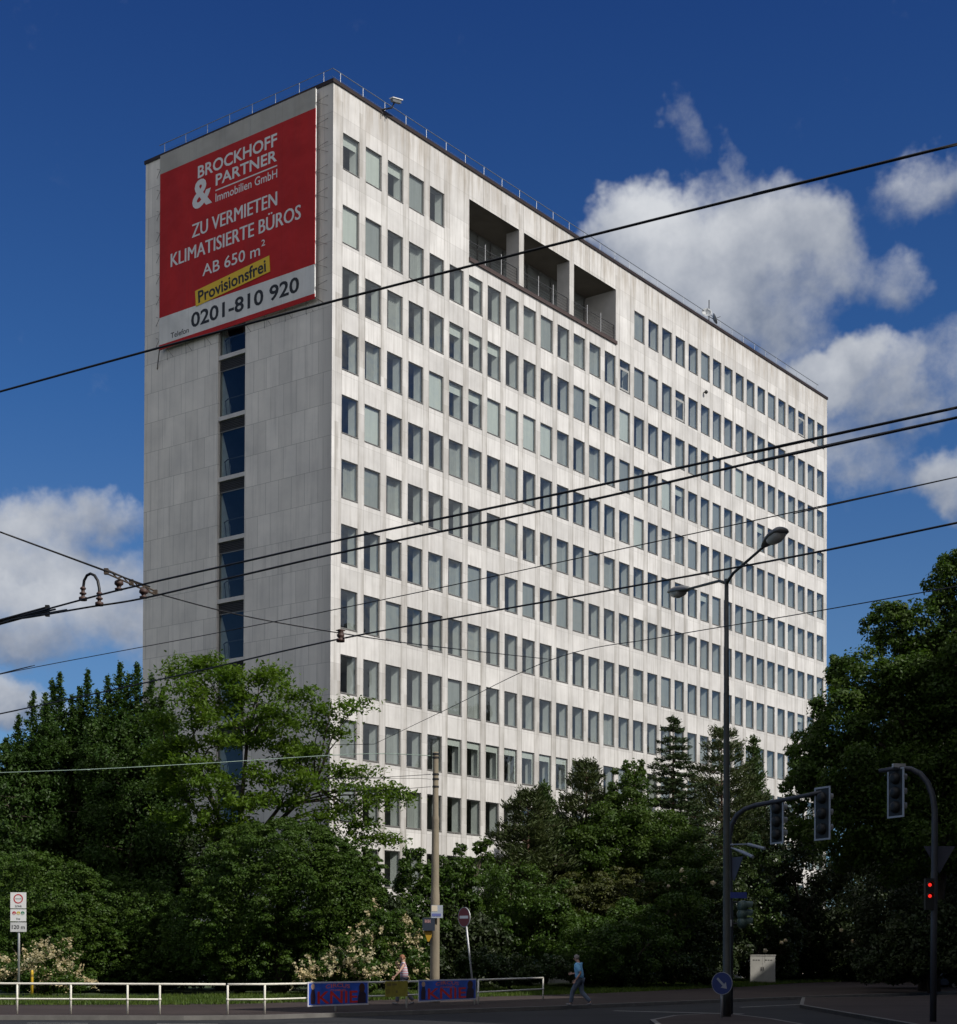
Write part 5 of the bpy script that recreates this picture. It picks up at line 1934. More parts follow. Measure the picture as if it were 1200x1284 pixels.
# --- honey locust: airy, layered horizontal sprays
def locust():
    rng = np.random.default_rng(31)
    Y = 70.0
    base = ground_at(300, Y)
    k = Y / PF
    sprays = [  # photo x, y, half width, half height, depth offset
        (222, 838, 20, 16, 0), (255, 830, 26, 18, .5), (284, 845, 36, 22, -.4), (240, 862, 36, 20, -1), (325, 850, 30, 14, 0), (345, 842, 16, 10, 1), (372, 868, 38, 13, -.5),
        (300, 878, 55, 22, 0), (415, 885, 34, 11, 0), (445, 884, 20, 7, .4), (400, 905, 34, 11, 1), (340, 900, 50, 16, -1), (250, 898, 48, 22, -1.5), (285, 925, 60, 20, -1), (225, 935, 42, 24, 0),
        (350, 935, 46, 14, 1), (430, 916, 18, 7, .5), (385, 938, 36, 12, -.6), (330, 965, 55, 18, -1), (260, 965, 55, 24, -1.5), (225, 985, 45, 28, 0), (420, 965, 36, 9, 0), (452, 968, 22, 8, .3), (390, 980, 40, 13, -1),
        (450, 988, 38, 9, .2), (488, 988, 26, 7, .4), (505, 996, 12, 5, .4), (470, 1005, 24, 7, 0), (345, 1000, 50, 16, -1), (290, 1005, 55, 22, -1.5), (430, 1010, 30, 9, .3), (405, 1022, 40, 10, -.5), (240, 1025, 50, 22, -1), (300, 1035, 50, 18, -1),
        (455, 1030, 24, 7, .3), (205, 905, 24, 16, 1), (210, 960, 26, 20, 1), (430, 1045, 40, 9, 0), (470, 1050, 24, 7, .4), (492, 1052, 10, 5, .4), (370, 955, 30, 10, 1.4), (318, 912, 34, 12, 1.5)]
    Cs, As, Bs = [], [], []
    limbs = []
    for (x, y, rx, ry, dy) in sprays:
        c = np.array(at(x, y, Y + dy))
        r = np.array([rx * k, max(0.8, rx * k * 0.8), ry * k])
        limbs.append(tuple(c - np.array([0, 0, r[2] * .4])))
        for q in range(12 if x < 400 else 10):
            d = unit(rng.normal(size=3)) * r * rng.uniform(0.3, 1.0)
            m = int(36 * rx * ry / 380) + 22
            cc = c + d
            dirh = rng.uniform(0, 2 * math.pi)
            L_ = rng.uniform(0.5, 1.0)
            t = rng.uniform(-1, 1, m)
            P = np.stack([cc[0] + np.cos(dirh) * t * L_ + rng.normal(size=m) * 0.16, cc[1] + np.sin(dirh) * t * L_ + rng.normal(size=m) * 0.16, cc[2] - 0.22 * np.abs(t) ** 1.5 + rng.normal(size=m) * 0.13], 1)
            dr = unit(np.stack([rng.normal(size=m), rng.normal(size=m), -0.55 + rng.normal(size=m) * 0.3], 1))
            N = unit(np.stack([rng.normal(size=m) * .6, rng.normal(size=m) * .6, np.ones(m)], 1))
            B = unit(np.cross(N, dr))
            sz = 0.22 * rng.uniform(0.6, 1.3, (m, 1))
            Cs.append(P); As.append(dr * sz * 0.5); Bs.append(B * sz * 0.22)
    C, A, B = np.concatenate(Cs), np.concatenate(As), np.concatenate(Bs)
    mb = MB()
    fork = at(296, 1075, Y)
    mb.tube([Vector(base), Vector(base).lerp(fork, 0.5) + Vector((0.15, 0, 0)), fork], [0.26, 0.2, 0.17], 9)
    mains = [(310, 930, .0), (250, 960, -.6), (395, 985, .2), (352, 1010, -.3), (225, 990, .4)]
    tips = []
    for (x, y, dy) in mains:
        e = at(x, y, Y + dy)
        mid = fork.lerp(e, 0.5) + Vector((0, 0, -0.15))
        mb.tube([fork, mid, e], [0.13, 0.10, 0.07], 7)
        tips += [mid, e]
    for l in limbs:
        e = Vector(l)
        s0 = min(tips, key=lambda p: (p - e).length + (2.0 if p.z > e.z else 0))
        mid = s0.lerp(e, 0.55) + Vector((rng.normal() * .15, rng.normal() * .15, 0.25))
        mb.tube([s0, mid, e], [0.05, 0.035, 0.012], 5)
    put_tree('locust_tree', 'light green feathery locust tree spreading in front of the building corner', 'tree', base, mb, C, A, B, [LF_locust])


locust()

# --- big dark shrubs and small trees below, left
deciduous('hedge_tree', 'broad dark leafy tree low at the far left behind the zone sign', 'tree',
          [pix_lobe(45, 1130, 85, 70, 70), pix_lobe(10, 1180, 70, 60, 69), pix_lobe(95, 1175, 60, 58, 69), pix_lobe(60, 1215, 90, 32, 70)], ground_at(45, 70), 100000, 0.12, LF_lime, 0.2, 41, 'dark leafy trees behind the verge', sub=150, sub_r=(0.07, 0.15), flat=0.5, up=0.7, droop=0.2, shell=0.72, fill=0.22)
deciduous('hedge_tree', 'dark leafy tree between the left zone sign and the widest tree', 'tree',
          [pix_lobe(165, 1150, 75, 52, 71), pix_lobe(205, 1190, 55, 45, 70), pix_lobe(135, 1200, 50, 38, 70), pix_lobe(185, 1218, 70, 28, 71)], ground_at(170, 71), 90000, 0.12, LF_lime, 0.18, 42, 'dark leafy trees behind the verge', sub=150, sub_r=(0.07, 0.15), flat=0.5, up=0.7, droop=0.2, shell=0.72, fill=0.22)
deciduous('hedge_tree', 'widest dark dome shaped tree in front of the foot of the end wall', 'tree',
          [pix_lobe(350, 1105, 118, 76, 67), pix_lobe(295, 1150, 75, 62, 66), pix_lobe(415, 1130, 70, 75, 66), pix_lobe(350, 1070, 80, 42, 67), pix_lobe(440, 1105, 45, 55, 67), pix_lobe(240, 1170, 40, 50, 67), pix_lobe(330, 1195, 100, 44, 67.5), pix_lobe(420, 1195, 55, 44, 67.5)], ground_at(350, 67), 190000, 0.12, LF_lime, 0.26, 43, 'dark leafy trees behind the verge', sub=170, sub_r=(0.06, 0.13), flat=0.5, up=0.7, droop=0.2, shell=0.75, fill=0.25)
deciduous('young_tree', 'small dark tree with loose shoots against the lowest windows behind the pole', 'tree',
          [pix_lobe(520, 1100, 26, 36, 78), pix_lobe(560, 1110, 34, 32, 79), pix_lobe(540, 1150, 50, 50, 78), pix_lobe(585, 1115, 22, 40, 79), pix_lobe(606, 1070, 12, 26, 80), pix_lobe(576, 1078, 9, 22, 80)], ground_at(545, 78), 26000, 0.17, LF_shrub, 0.14, 44, sub=26, sub_r=(0.16, 0.34))


# --- white flowering shrubs
def flowering(label, lobes, base, nl, nf, seed, size=0.13):
    rng = np.random.default_rng(seed)
    C, A, B = clump_leaves(lobes, nl, size, rng, aspect=0.5, sub=26, sub_r=(0.16, 0.3))
    # blossom runs along the upper side of arching sprays
    FC, FA, FB = [], [], []
    for l in lobes:
        c = np.array(l[:3]); r = np.array(l[3:6])
        for q in range(int(nf / len(lobes) / 30)):
            d = unit(rng.normal(size=3)); d[2] = abs(d[2]) * 0.9 - 0.25; d[1] = -abs(d[1]) if rng.random() < 0.75 else d[1]
            d = unit(d)
            p0 = c + d * r * 0.62
            dirn = unit(d * np.array([1, 1, 0.8]) + rng.normal(size=3) * 0.55 + np.array([0, 0, 0.25]))
            m = 30
            t = rng.uniform(0, 1, m)
            L_ = rng.uniform(0.35, 0.95)
            P = p0 + dirn * (t[:, None] * L_) + rng.normal(size=(m, 3)) * 0.055
            P[:, 2] -= 0.35 * t ** 2 * L_ * 0.6
            N = unit(rng.normal(size=(m, 3)) + np.array([0, -0.4, 0.6]))
            a_, b_ = leaf_axes(N, 0.105, 0.8, rng)
            FC.append(P); FA.append(a_); FB.append(b_)
    FC, FA, FB = np.concatenate(FC), np.concatenate(FA), np.concatenate(FB)
    keep = FC[:, 2] > 0.1
    FC, FA, FB = FC[keep], FA[keep], FB[keep]
    k2 = C[:, 2] > 0.05
    C, A, B = C[k2], A[k2], B[k2]
    o = thing('flowering_shrub', label, 'shrub', base, 0, 'white flowering shrubs behind the railing')
    mb = MB()
    for l in lobes:
        for q in range(4):
            e = Vector(l[:3]) + Vector(rng.normal(size=3)) * l[3] * 0.35
            mb.tube([Vector(base) + Vector((rng.normal() * .15, rng.normal() * .15, 0)), Vector(base).lerp(e, 0.6) + Vector((0, 0, 0.25)), e], [0.03, 0.022, 0.008], 5)
    mb.build('stems', M_bark, o, base)
    me = quads_mesh('foliage', C, A, B, [LF_shrub], base)
    f = bpy.data.objects.new('foliage', me); f.parent = o; col.objects.link(f)
    me = quads_mesh('blossom', FC, FA, FB, [M_petal], base)
    f = bpy.data.objects.new('blossom', me); f.parent = o; col.objects.link(f)


flowering('white flowering shrub arching behind the zone sign post', [pix_lobe(52, 1216, 44, 30, 65), pix_lobe(85, 1232, 36, 20, 64.6), pix_lobe(15, 1222, 26, 26, 65), pix_lobe(70, 1200, 26, 22, 65.4)], (at(52, 1240, 65).x, 65, 0), 12000, 2900, 51)
flowering('white flowering shrub above the left circus banner', [pix_lobe(412, 1215, 30, 24, 61), pix_lobe(440, 1205, 26, 34, 61.4), pix_lobe(385, 1228, 18, 14, 60.6), pix_lobe(455, 1222, 26, 22, 61)], (at(425, 1240, 61).x, 61.4, 0), 12000, 2000, 52)
flowering('white flowering shrub between the walker and the dome shaped tree', [pix_lobe(482, 1165, 36, 28, 64), pix_lobe(500, 1205, 34, 34, 63.6), pix_lobe(468, 1195, 28, 36, 63.4), pix_lobe(525, 1185, 26, 34, 64.6), pix_lobe(520, 1222, 24, 20, 63.6)], (at(495, 1240, 64).x, 64.2, 0), 20000, 1500, 53)


# --- conifers in the middle
def conifer(name, label, x, top, halfw, bottom, Y, seed, leafm, style='spruce', n_whorl=18, dens=1.0, bark=None, lean=0.0, group=None):
    rng = np.random.default_rng(seed)
    base = ground_at(x, Y)
    k = Y / PF
    z1, z0 = at(x + lean, top, Y).z, max(0.6, at(x, bottom, Y).z)
    mb = MB()
    tx = at(x + lean, top, Y).x
    tr = lambda z: Vector((base[0] + (tx - base[0]) * (z / z1), Y, z))
    mb.tube([tr(0), tr(z1 * .5), tr(z1 * .97)], [0.22, 0.12, 0.02], 8)
    Cs, As, Bs = [], [], []
    H = z1 - z0
    R_ = halfw * k
    for i in range(n_whorl):
        t = (i + 0.5) / n_whorl
        z = z1 - H * (t ** 0.92)
        nb = int(5 + 4 * t)
        if style == 'pine':
            rad = R_ * min(1.0, 0.22 + 1.5 * t ** 0.85) * (0.9 + 0.2 * math.sin(i * 2.1))
            rise = 0.35
        elif style == 'column':
            rad = R_ * (1 - (1 - t) ** 1.7) * 0.98 + 0.08
            rise = 0.9
        else:
            rad = R_ * (0.06 + 0.94 * t ** 0.78) * (0.85 + 0.3 * rng.random())
            rise = -0.04
        for b in range(nb):
            a = 2 * math.pi * (b + rng.uniform(-.3, .3)) / nb + i * 0.7
            ln = rad * rng.uniform(0.72, 1.12)
            dv = np.array([math.cos(a), math.sin(a), 0.0])
            s0 = np.array(tr(z + rng.normal() * 0.1))
            e = s0 + dv * ln + np.array([0, 0, rise * ln * 0.55])
            md = (s0 + e) / 2 + np.array([0, 0, (-0.10 if style == 'spruce' else 0.03) * ln])
            if ln > 0.5:
                mb.tube([s0, md, e], [0.035, 0.025, 0.008], 4)
            m = int(dens * (26 + 95 * ln))
            u = rng.uniform(0.12 if style != 'pine' else 0.3, 1.05, m)
            P = (1 - u)[:, None] ** 2 * s0 + (2 * u * (1 - u))[:, None] * md + (u ** 2)[:, None] * e
            spread = (0.10 + 0.13 * ln * (1.1 - u)) if style == 'spruce' else (0.20 + 0.12 * ln * (1.05 - u * 0.6))
            side = np.array([-dv[1], dv[0], 0])
            P = P + side * (rng.normal(size=m) * spread)[:, None]
            P[:, 2] += rng.normal(size=m) * (0.07 if style == 'spruce' else 0.16)
            dr = unit(dv * 0.7 + side * (np.sign(rng.normal(size=m)) * rng.uniform(0.3, 1.0, m))[:, None] + np.array([0, 0, 0.15 if style == 'spruce' else 0.75]) + rng.normal(size=(m, 3)) * 0.35)
            N = unit(rng.normal(size=(m, 3)) + np.array([0, 0, 0.8]))
            bb_ = unit(np.cross(N, dr))
            sz = (0.30 if style != 'column' else 0.24) * rng.uniform(0.6, 1.25, (m, 1))
            Cs.append(P); As.append(dr * sz * 0.5); Bs.append(bb_ * sz * (0.13 if style != 'column' else 0.2))
    # leading shoot
    m = int(40 * dens)
    t = rng.uniform(0, 1, m)
    P = np.array(tr(z1))[None] - np.array([0, 0, 1.0])[None] * (t[:, None] * 0.9) + rng.normal(size=(m, 3)) * (0.04 + 0.1 * t[:, None])
    dr = unit(rng.normal(size=(m, 3)) * 0.5 + np.array([0, 0, 1.0]))
    Cs.append(P); As.append(dr * 0.12); Bs.append(unit(np.cross(dr, unit(rng.normal(size=(m, 3))))) * 0.035)
    C, A, B = np.concatenate(Cs), np.concatenate(As), np.concatenate(Bs)
    put_tree(name, label, 'tree', base, mb, C, A, B, [leafm], None, group, bark or M_bark_red)


conifer('spruce_tree', 'pointed open spruce standing tallest before the middle windows', 844, 897, 82, 1130, 96, 61, LF_spruce, 'spruce', 23, 0.85)
conifer('pine_tree', 'dense dark pine directly behind the street lamp mast', 905, 912, 68, 1160, 106, 62, LF_pine, 'pine', 17, 1.25)
conifer('cypress_tree', 'bright green upright cypress right of the lamp mast', 945, 922, 42, 1150, 112, 63, LF_cypress, 'column', 20, 1.5)
conifer('pine_tree', 'small bushy pine touching the window row left of the lamp', 735, 952, 52, 1130, 92, 64, LF_pine, 'pine', 13, 1.4)
conifer('pine_tree', 'broad grey green pine rising behind the tilted no entry sign', 662, 990, 62, 1180, 88, 65, LF_pine, 'pine', 14, 1.5)
conifer('cypress_tree', 'green cypress with ragged tips beside the broad pine', 682, 985, 34, 1120, 90, 66, LF_cypress, 'column', 16, 1.3)
deciduous('broadleaf_tree', 'leafy green tree between the small pine and the pointed spruce', 'tree',
          [pix_lobe(790, 1000, 34, 44, 90), pix_lobe(775, 1050, 60, 48, 89), pix_lobe(820, 1060, 58, 46, 90), pix_lobe(740, 1075, 45, 45, 88), pix_lobe(850, 1095, 45, 45, 89), pix_lobe(795, 965, 16, 16, 90)], ground_at(790, 90), 50000, 0.18, LF_maple, 0.2, 67, sub=34, sub_r=(0.14, 0.28))
SHR = 'shrubs along the verge under the trees'
deciduous('shrub', 'tall rounded shrub behind the railing end', 'shrub', [pix_lobe(640, 1120, 62, 48, 84), pix_lobe(610, 1170, 48, 50, 83), pix_lobe(690, 1165, 55, 60, 84)], ground_at(645, 84), 34000, 0.16, LF_shrub, 0.1, 71, SHR, sub=34, sub_r=(0.14, 0.28))
deciduous('shrub', 'olive brown shrub in the middle of the verge', 'shrub', [pix_lobe(730, 1130, 58, 40, 85), pix_lobe(785, 1125, 45, 42, 86)], ground_at(755, 86), 22000, 0.16, LF_brown, 0.1, 72, SHR, sub=30, sub_r=(0.14, 0.28), flat=0.45, up=.6)
deciduous('shrub', 'large green shrub behind the walking figure in blue', 'shrub', [pix_lobe(740, 1185, 70, 40, 81), pix_lobe(800, 1180, 60, 50, 83), pix_lobe(840, 1140, 50, 55, 86)], ground_at(775, 83), 36000, 0.16, LF_shrub, 0.1, 73, SHR, sub=34, sub_r=(0.14, 0.28))
deciduous('shrub', 'dark shrub left of the lamp foot', 'shrub', [pix_lobe(880, 1150, 48, 70, 90), pix_lobe(865, 1195, 50, 36, 88)], ground_at(872, 90), 24000, 0.17, LF_rhodo, 0.1, 74, SHR, sub=34, sub_r=(0.14, 0.28))
deciduous('shrub', 'dark shrub filling the gap behind the switch cabinet', 'shrub', [pix_lobe(940, 1120, 50, 75, 101), pix_lobe(960, 1180, 50, 50, 106)], ground_at(950, 103), 26000, 0.2, LF_rhodo, 0.1, 75, SHR, sub=34, sub_r=(0.14, 0.28))
deciduous('rhododendron', 'low glossy shrub along the grass edge right of the railing end', 'shrub', [pix_lobe(640, 1215, 42, 18, 74), pix_lobe(690, 1216, 34, 16, 76), pix_lobe(600, 1212, 30, 22, 73)], ground_at(645, 75), 15000, 0.15, LF_rhodo, 0.06, 76, SHR, sub=26, sub_r=(0.2, 0.34))
deciduous('rhododendron', 'low glossy shrub with pale tips left of the lamp foot on the grass edge', 'shrub', [pix_lobe(790, 1220, 36, 16, 82), pix_lobe(835, 1212, 36, 20, 85), pix_lobe(875, 1222, 30, 12, 88)], ground_at(830, 85), 15000, 0.16, LF_rhodo, 0.06, 77, SHR, sub=26, sub_r=(0.2, 0.34))


# a few white blossoms high in the shrubs
def rose(label, spots, Y, seed):
    rng = np.random.default_rng(seed)
    base = ground_at(spots[0][0], Y)
    Cs, Ns = [], []
    mb = MB()
    for (x, y, r) in spots:
        c = np.array(at(x, y, Y))
        m = 60
        d = unit(rng.normal(size=(m, 3)))
        Cs.append(c + d * r * Y / PF * rng.uniform(.4, 1, (m, 1))); Ns.append(unit(d + rng.normal(size=(m, 3)) * .5))
        mb.tube([Vector(c) + Vector((0.05, 0.5, -0.7)), Vector(c) + Vector((0, 0.2, -0.2)), Vector(c)], [0.012, .010, .006], 5)
    C, N = np.concatenate(Cs), np.concatenate(Ns)
    A, B = leaf_axes(N, 0.12, 0.8, rng)
    put_tree('climbing_rose', label, 'plant', base, mb, C, A, B, [M_petalw], crown='blossom', trunk='stems')


rose('cluster of white blossoms high in the dark shrubs left of the lamp', [(855, 1092, 3.5), (860, 1099, 5), (856, 1104, 4), (833, 1107, 2), (838, 1111, 2), (894, 1107, 3)], 86.0, 81)
rose('scattered white blossoms in the deep shade right of the cabinet', [(1055, 1166, 2.2), (1069, 1180, 2.2), (985, 1179, 2), (980, 1182, 2.2), (1090, 1110, 1.5), (960, 1192, 2.5)], 92.0, 82)

# --- the big maple at the right and the dark trees under it
YM = 80
deciduous('maple_tree', 'large dark maple filling the right edge beyond the traffic lights', 'tree',
          [pix_lobe(1130, 900, 78, 78, YM), pix_lobe(1085, 850, 46, 46, YM - .5), pix_lobe(1112, 790, 34, 36, YM), pix_lobe(1160, 790, 48, 48, YM), pix_lobe(1195, 735, 38, 44, YM), pix_lobe(1212, 705, 28, 26, YM), pix_lobe(1060, 900, 52, 50, YM - 1), pix_lobe(1050, 845, 16, 26, YM),
           pix_lobe(1030, 950, 46, 44, YM), pix_lobe(1010, 985, 34, 34, YM), pix_lobe(1090, 975, 80, 60, YM - 1.5), pix_lobe(1190, 860, 80, 80, YM), pix_lobe(1190, 970, 90, 80, YM), pix_lobe(1250, 800, 80, 110, YM), pix_lobe(1260, 940, 90, 90, YM), pix_lobe(1060, 1040, 70, 50, YM), pix_lobe(1150, 1050, 90, 60, YM - 1)],
          ground_at(1165, YM), 190000, 0.20, LF_maple, 0.42, 91, sub=26, sub_r=(0.16, 0.32), up=0.5, fill=0.24)
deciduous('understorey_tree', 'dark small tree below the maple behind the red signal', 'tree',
          [pix_lobe(1150, 1130, 90, 70, 88), pix_lobe(1230, 1130, 80, 90, 86), pix_lobe(1150, 1185, 100, 42, 88)], ground_at(1170, 88), 46000, 0.2, LF_shaded, 0.15, 92, 'small trees in the shade under the maple', sub=40, sub_r=(0.14, 0.26))
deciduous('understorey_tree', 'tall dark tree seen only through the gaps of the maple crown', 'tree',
          [pix_lobe(1120, 985, 85, 95, 100), pix_lobe(1215, 950, 85, 130, 101), pix_lobe(1150, 1060, 100, 70, 100), pix_lobe(1165, 880, 60, 70, 101)], ground_at(1150, 101), 60000, 0.3, LF_shaded, 0.2, 94, 'small trees in the shade under the maple', sub=50, sub_r=(0.16, 0.3), fill=0.35)
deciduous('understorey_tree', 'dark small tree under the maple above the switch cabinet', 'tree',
          [pix_lobe(1030, 1110, 70, 75, 112), pix_lobe(1000, 1165, 60, 56, 112), pix_lobe(1080, 1175, 60, 46, 112), pix_lobe(985, 1060, 34, 50, 108), pix_lobe(1060, 1190, 70, 34, 113)], ground_at(1030, 112), 46000, 0.24, LF_shaded, 0.15, 93, 'small trees in the shade under the maple', sub=40, sub_r=(0.14, 0.26))


# --- dense dark undergrowth that closes the view below the crowns
HG = 'dense undergrowth bushes behind the front row'
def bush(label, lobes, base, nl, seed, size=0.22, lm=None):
    deciduous('bush', label, 'bush', lobes, base, nl, size, lm or LF_shaded, 0.06, seed, HG, sub=40, sub_r=(0.16, 0.3), fill=0.3)


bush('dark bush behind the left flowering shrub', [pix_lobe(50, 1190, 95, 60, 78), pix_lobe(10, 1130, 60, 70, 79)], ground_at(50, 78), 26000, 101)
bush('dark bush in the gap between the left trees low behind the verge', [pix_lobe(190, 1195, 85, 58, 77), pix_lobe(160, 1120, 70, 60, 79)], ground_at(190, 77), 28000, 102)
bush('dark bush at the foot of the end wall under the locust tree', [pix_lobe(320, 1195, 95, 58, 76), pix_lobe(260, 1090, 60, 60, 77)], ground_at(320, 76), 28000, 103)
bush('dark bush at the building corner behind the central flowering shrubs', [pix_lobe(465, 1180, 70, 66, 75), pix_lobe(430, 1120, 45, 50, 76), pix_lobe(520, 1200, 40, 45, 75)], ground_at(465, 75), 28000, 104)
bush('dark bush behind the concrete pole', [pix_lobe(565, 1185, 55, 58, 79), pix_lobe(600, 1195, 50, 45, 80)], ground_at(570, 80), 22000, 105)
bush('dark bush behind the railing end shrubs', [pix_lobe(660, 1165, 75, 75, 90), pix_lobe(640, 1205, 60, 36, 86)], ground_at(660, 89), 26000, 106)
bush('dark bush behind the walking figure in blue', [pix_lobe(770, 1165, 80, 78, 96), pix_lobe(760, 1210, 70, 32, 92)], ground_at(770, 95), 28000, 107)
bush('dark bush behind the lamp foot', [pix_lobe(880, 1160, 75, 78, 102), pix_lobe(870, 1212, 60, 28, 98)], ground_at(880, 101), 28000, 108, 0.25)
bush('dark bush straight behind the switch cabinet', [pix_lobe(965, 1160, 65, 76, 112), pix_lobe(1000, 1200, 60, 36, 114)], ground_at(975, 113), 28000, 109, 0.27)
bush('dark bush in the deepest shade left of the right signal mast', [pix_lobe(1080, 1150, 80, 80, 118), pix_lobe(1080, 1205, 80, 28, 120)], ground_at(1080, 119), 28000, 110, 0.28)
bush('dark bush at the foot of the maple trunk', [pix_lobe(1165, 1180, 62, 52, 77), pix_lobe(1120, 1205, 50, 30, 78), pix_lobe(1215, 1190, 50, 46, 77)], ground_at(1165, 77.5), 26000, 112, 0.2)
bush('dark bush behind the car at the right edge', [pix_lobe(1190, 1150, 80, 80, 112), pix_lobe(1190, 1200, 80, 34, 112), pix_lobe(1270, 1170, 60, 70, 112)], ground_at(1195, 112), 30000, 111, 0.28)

# --- grass: a real verge of blades along the pavement edge
def grass(name, line, depth, n, h, seed, m):
    rng = np.random.default_rng(seed)
    P2 = np.array(line)
    seg = np.linalg.norm(np.diff(P2, axis=0), axis=1)
    cum = np.concatenate([[0], np.cumsum(seg)])
    u = rng.uniform(0, cum[-1], n)
    i = np.clip(np.searchsorted(cum, u) - 1, 0, len(seg) - 1)
    f = (u - cum[i]) / seg[i]
    p = P2[i] * (1 - f[:, None]) + P2[i + 1] * f[:, None]
    t = (P2[i + 1] - P2[i]) / seg[i][:, None]
    nrm = np.stack([-t[:, 1], t[:, 0]], 1)
    p = p + nrm * (rng.uniform(-0.15, 1, n) ** 1.0 * depth)[:, None]
    clump = 0.55 + 0.9 * (np.sin(p[:, 0] * 2.3) * np.sin(p[:, 1] * 1.9 + 1) * 0.5 + 0.5)
    hh = h * rng.uniform(0.5, 1.3, n) * clump
    a = rng.uniform(0, math.pi, n)
    V = np.empty((n, 3, 3), dtype=np.float32)
    wd = 0.022
    V[:, 0] = np.stack([p[:, 0] - np.cos(a) * wd, p[:, 1] - np.sin(a) * wd, np.full(n, 0.008)], 1)
    V[:, 1] = np.stack([p[:, 0] + np.cos(a) * wd, p[:, 1] + np.sin(a) * wd, np.full(n, 0.008)], 1)
    V[:, 2] = np.stack([p[:, 0] + rng.normal(size=n) * 0.3 * hh, p[:, 1] + rng.normal(size=n) * 0.3 * hh, hh], 1)
    me = bpy.data.meshes.new(name)
    me.vertices.add(n * 3); me.loops.add(n * 3); me.polygons.add(n)
    me.vertices.foreach_set('co', V.reshape(-1))
    me.loops.foreach_set('vertex_index', np.arange(n * 3, dtype=np.int32))
    me.polygons.foreach_set('loop_start', np.arange(0, n * 3, 3, dtype=np.int32))
    me.polygons.foreach_set('loop_total', np.full(n, 3, dtype=np.int32))
    me.materials.append(m)
    me.update(calc_edges=True)
    o = bpy.data.objects.new(name, me)
    col.objects.link(o)
    return tag(o, 'short uneven green grass on the verge behind the pavement', 'grass', kind='stuff')


LF_grass = leaf_mat('grass_blade', (0.060, 0.105, 0.018), 0.4, transl=0.35)
grass('verge_grass', [(-24, 53.5)] + GRASS[1:12] + [(40, 131)], 7.5, 130000, 0.14, 95, LF_grass)


# ================================================================== PEOPLE
def skin_mesh(name, chains, mats, parent, sub=2, smooth=True):
    """chains: list of [(point, radius), ...]; chains share joints by name-free nearest start points"""
    V, E_d, Rd = [], [], []
    def vid(p, r):
        for i, q in enumerate(V):
            if (Vector(q) - Vector(p)).length < 1e-5:
                return i
        V.append(tuple(p)); Rd.append(r)
        return len(V) - 1
    for ch in chains:
        prev = None
        for (p, r) in ch:
            i = vid(p, r)
            if prev is not None and prev != i:
                E_d.append((prev, i))
            prev = i
    me = bpy.data.meshes.new(name)
    me.from_pydata(V, E_d, [])
    me.materials.append(mats)
    o = bpy.data.objects.new(name, me)
    col.objects.link(o)
    if parent:
        o.parent = parent
    md = o.modifiers.new('skin', 'SKIN')
    md.use_smooth_shade = smooth
    sk = me.skin_vertices[0].data
    for i, r in enumerate(Rd):
        rr = r if isinstance(r, tuple) else (r, r)
        sk[i].radius = rr
        sk[i].use_root = (i == 0)
    ss = o.modifiers.new('smooth', 'SUBSURF')
    ss.levels = sub
    ss.render_levels = sub
    return o


def fingers(wrist, dirn, side, up, s=1.0, curl=0.35):
    """five finger chains rooted in the palm"""
    w0 = Vector(wrist); d = Vector(dirn).normalized(); sd = Vector(side).normalized(); u = Vector(up).normalized()
    ch = []
    palm = w0 + d * 0.05 * s
    knuck = w0 + d * 0.09 * s
    for i, ln in enumerate((0.072, 0.082, 0.076, 0.058)):
        off = sd * (0.030 - 0.020 * i) * s
        k0 = knuck + off
        p1 = k0 + (d * math.cos(curl) - u * math.sin(curl)) * ln * 0.5 * s
        p2 = p1 + (d * math.cos(curl * 2) - u * math.sin(curl * 2)) * ln * 0.5 * s
        ch.append([(palm, 0.022 * s), (k0, 0.0095 * s), (p1, 0.0085 * s), (p2, 0.007 * s)])
    t0 = w0 + d * 0.03 * s + sd * 0.03 * s
    ch.append([(palm, 0.022 * s), (t0, 0.012 * s), (t0 + (d * 0.6 + sd * 0.7).normalized() * 0.035 * s, 0.010 * s), (t0 + (d * 0.85 + sd * 0.4).normalized() * 0.065 * s, 0.008 * s)])
    return ch, palm


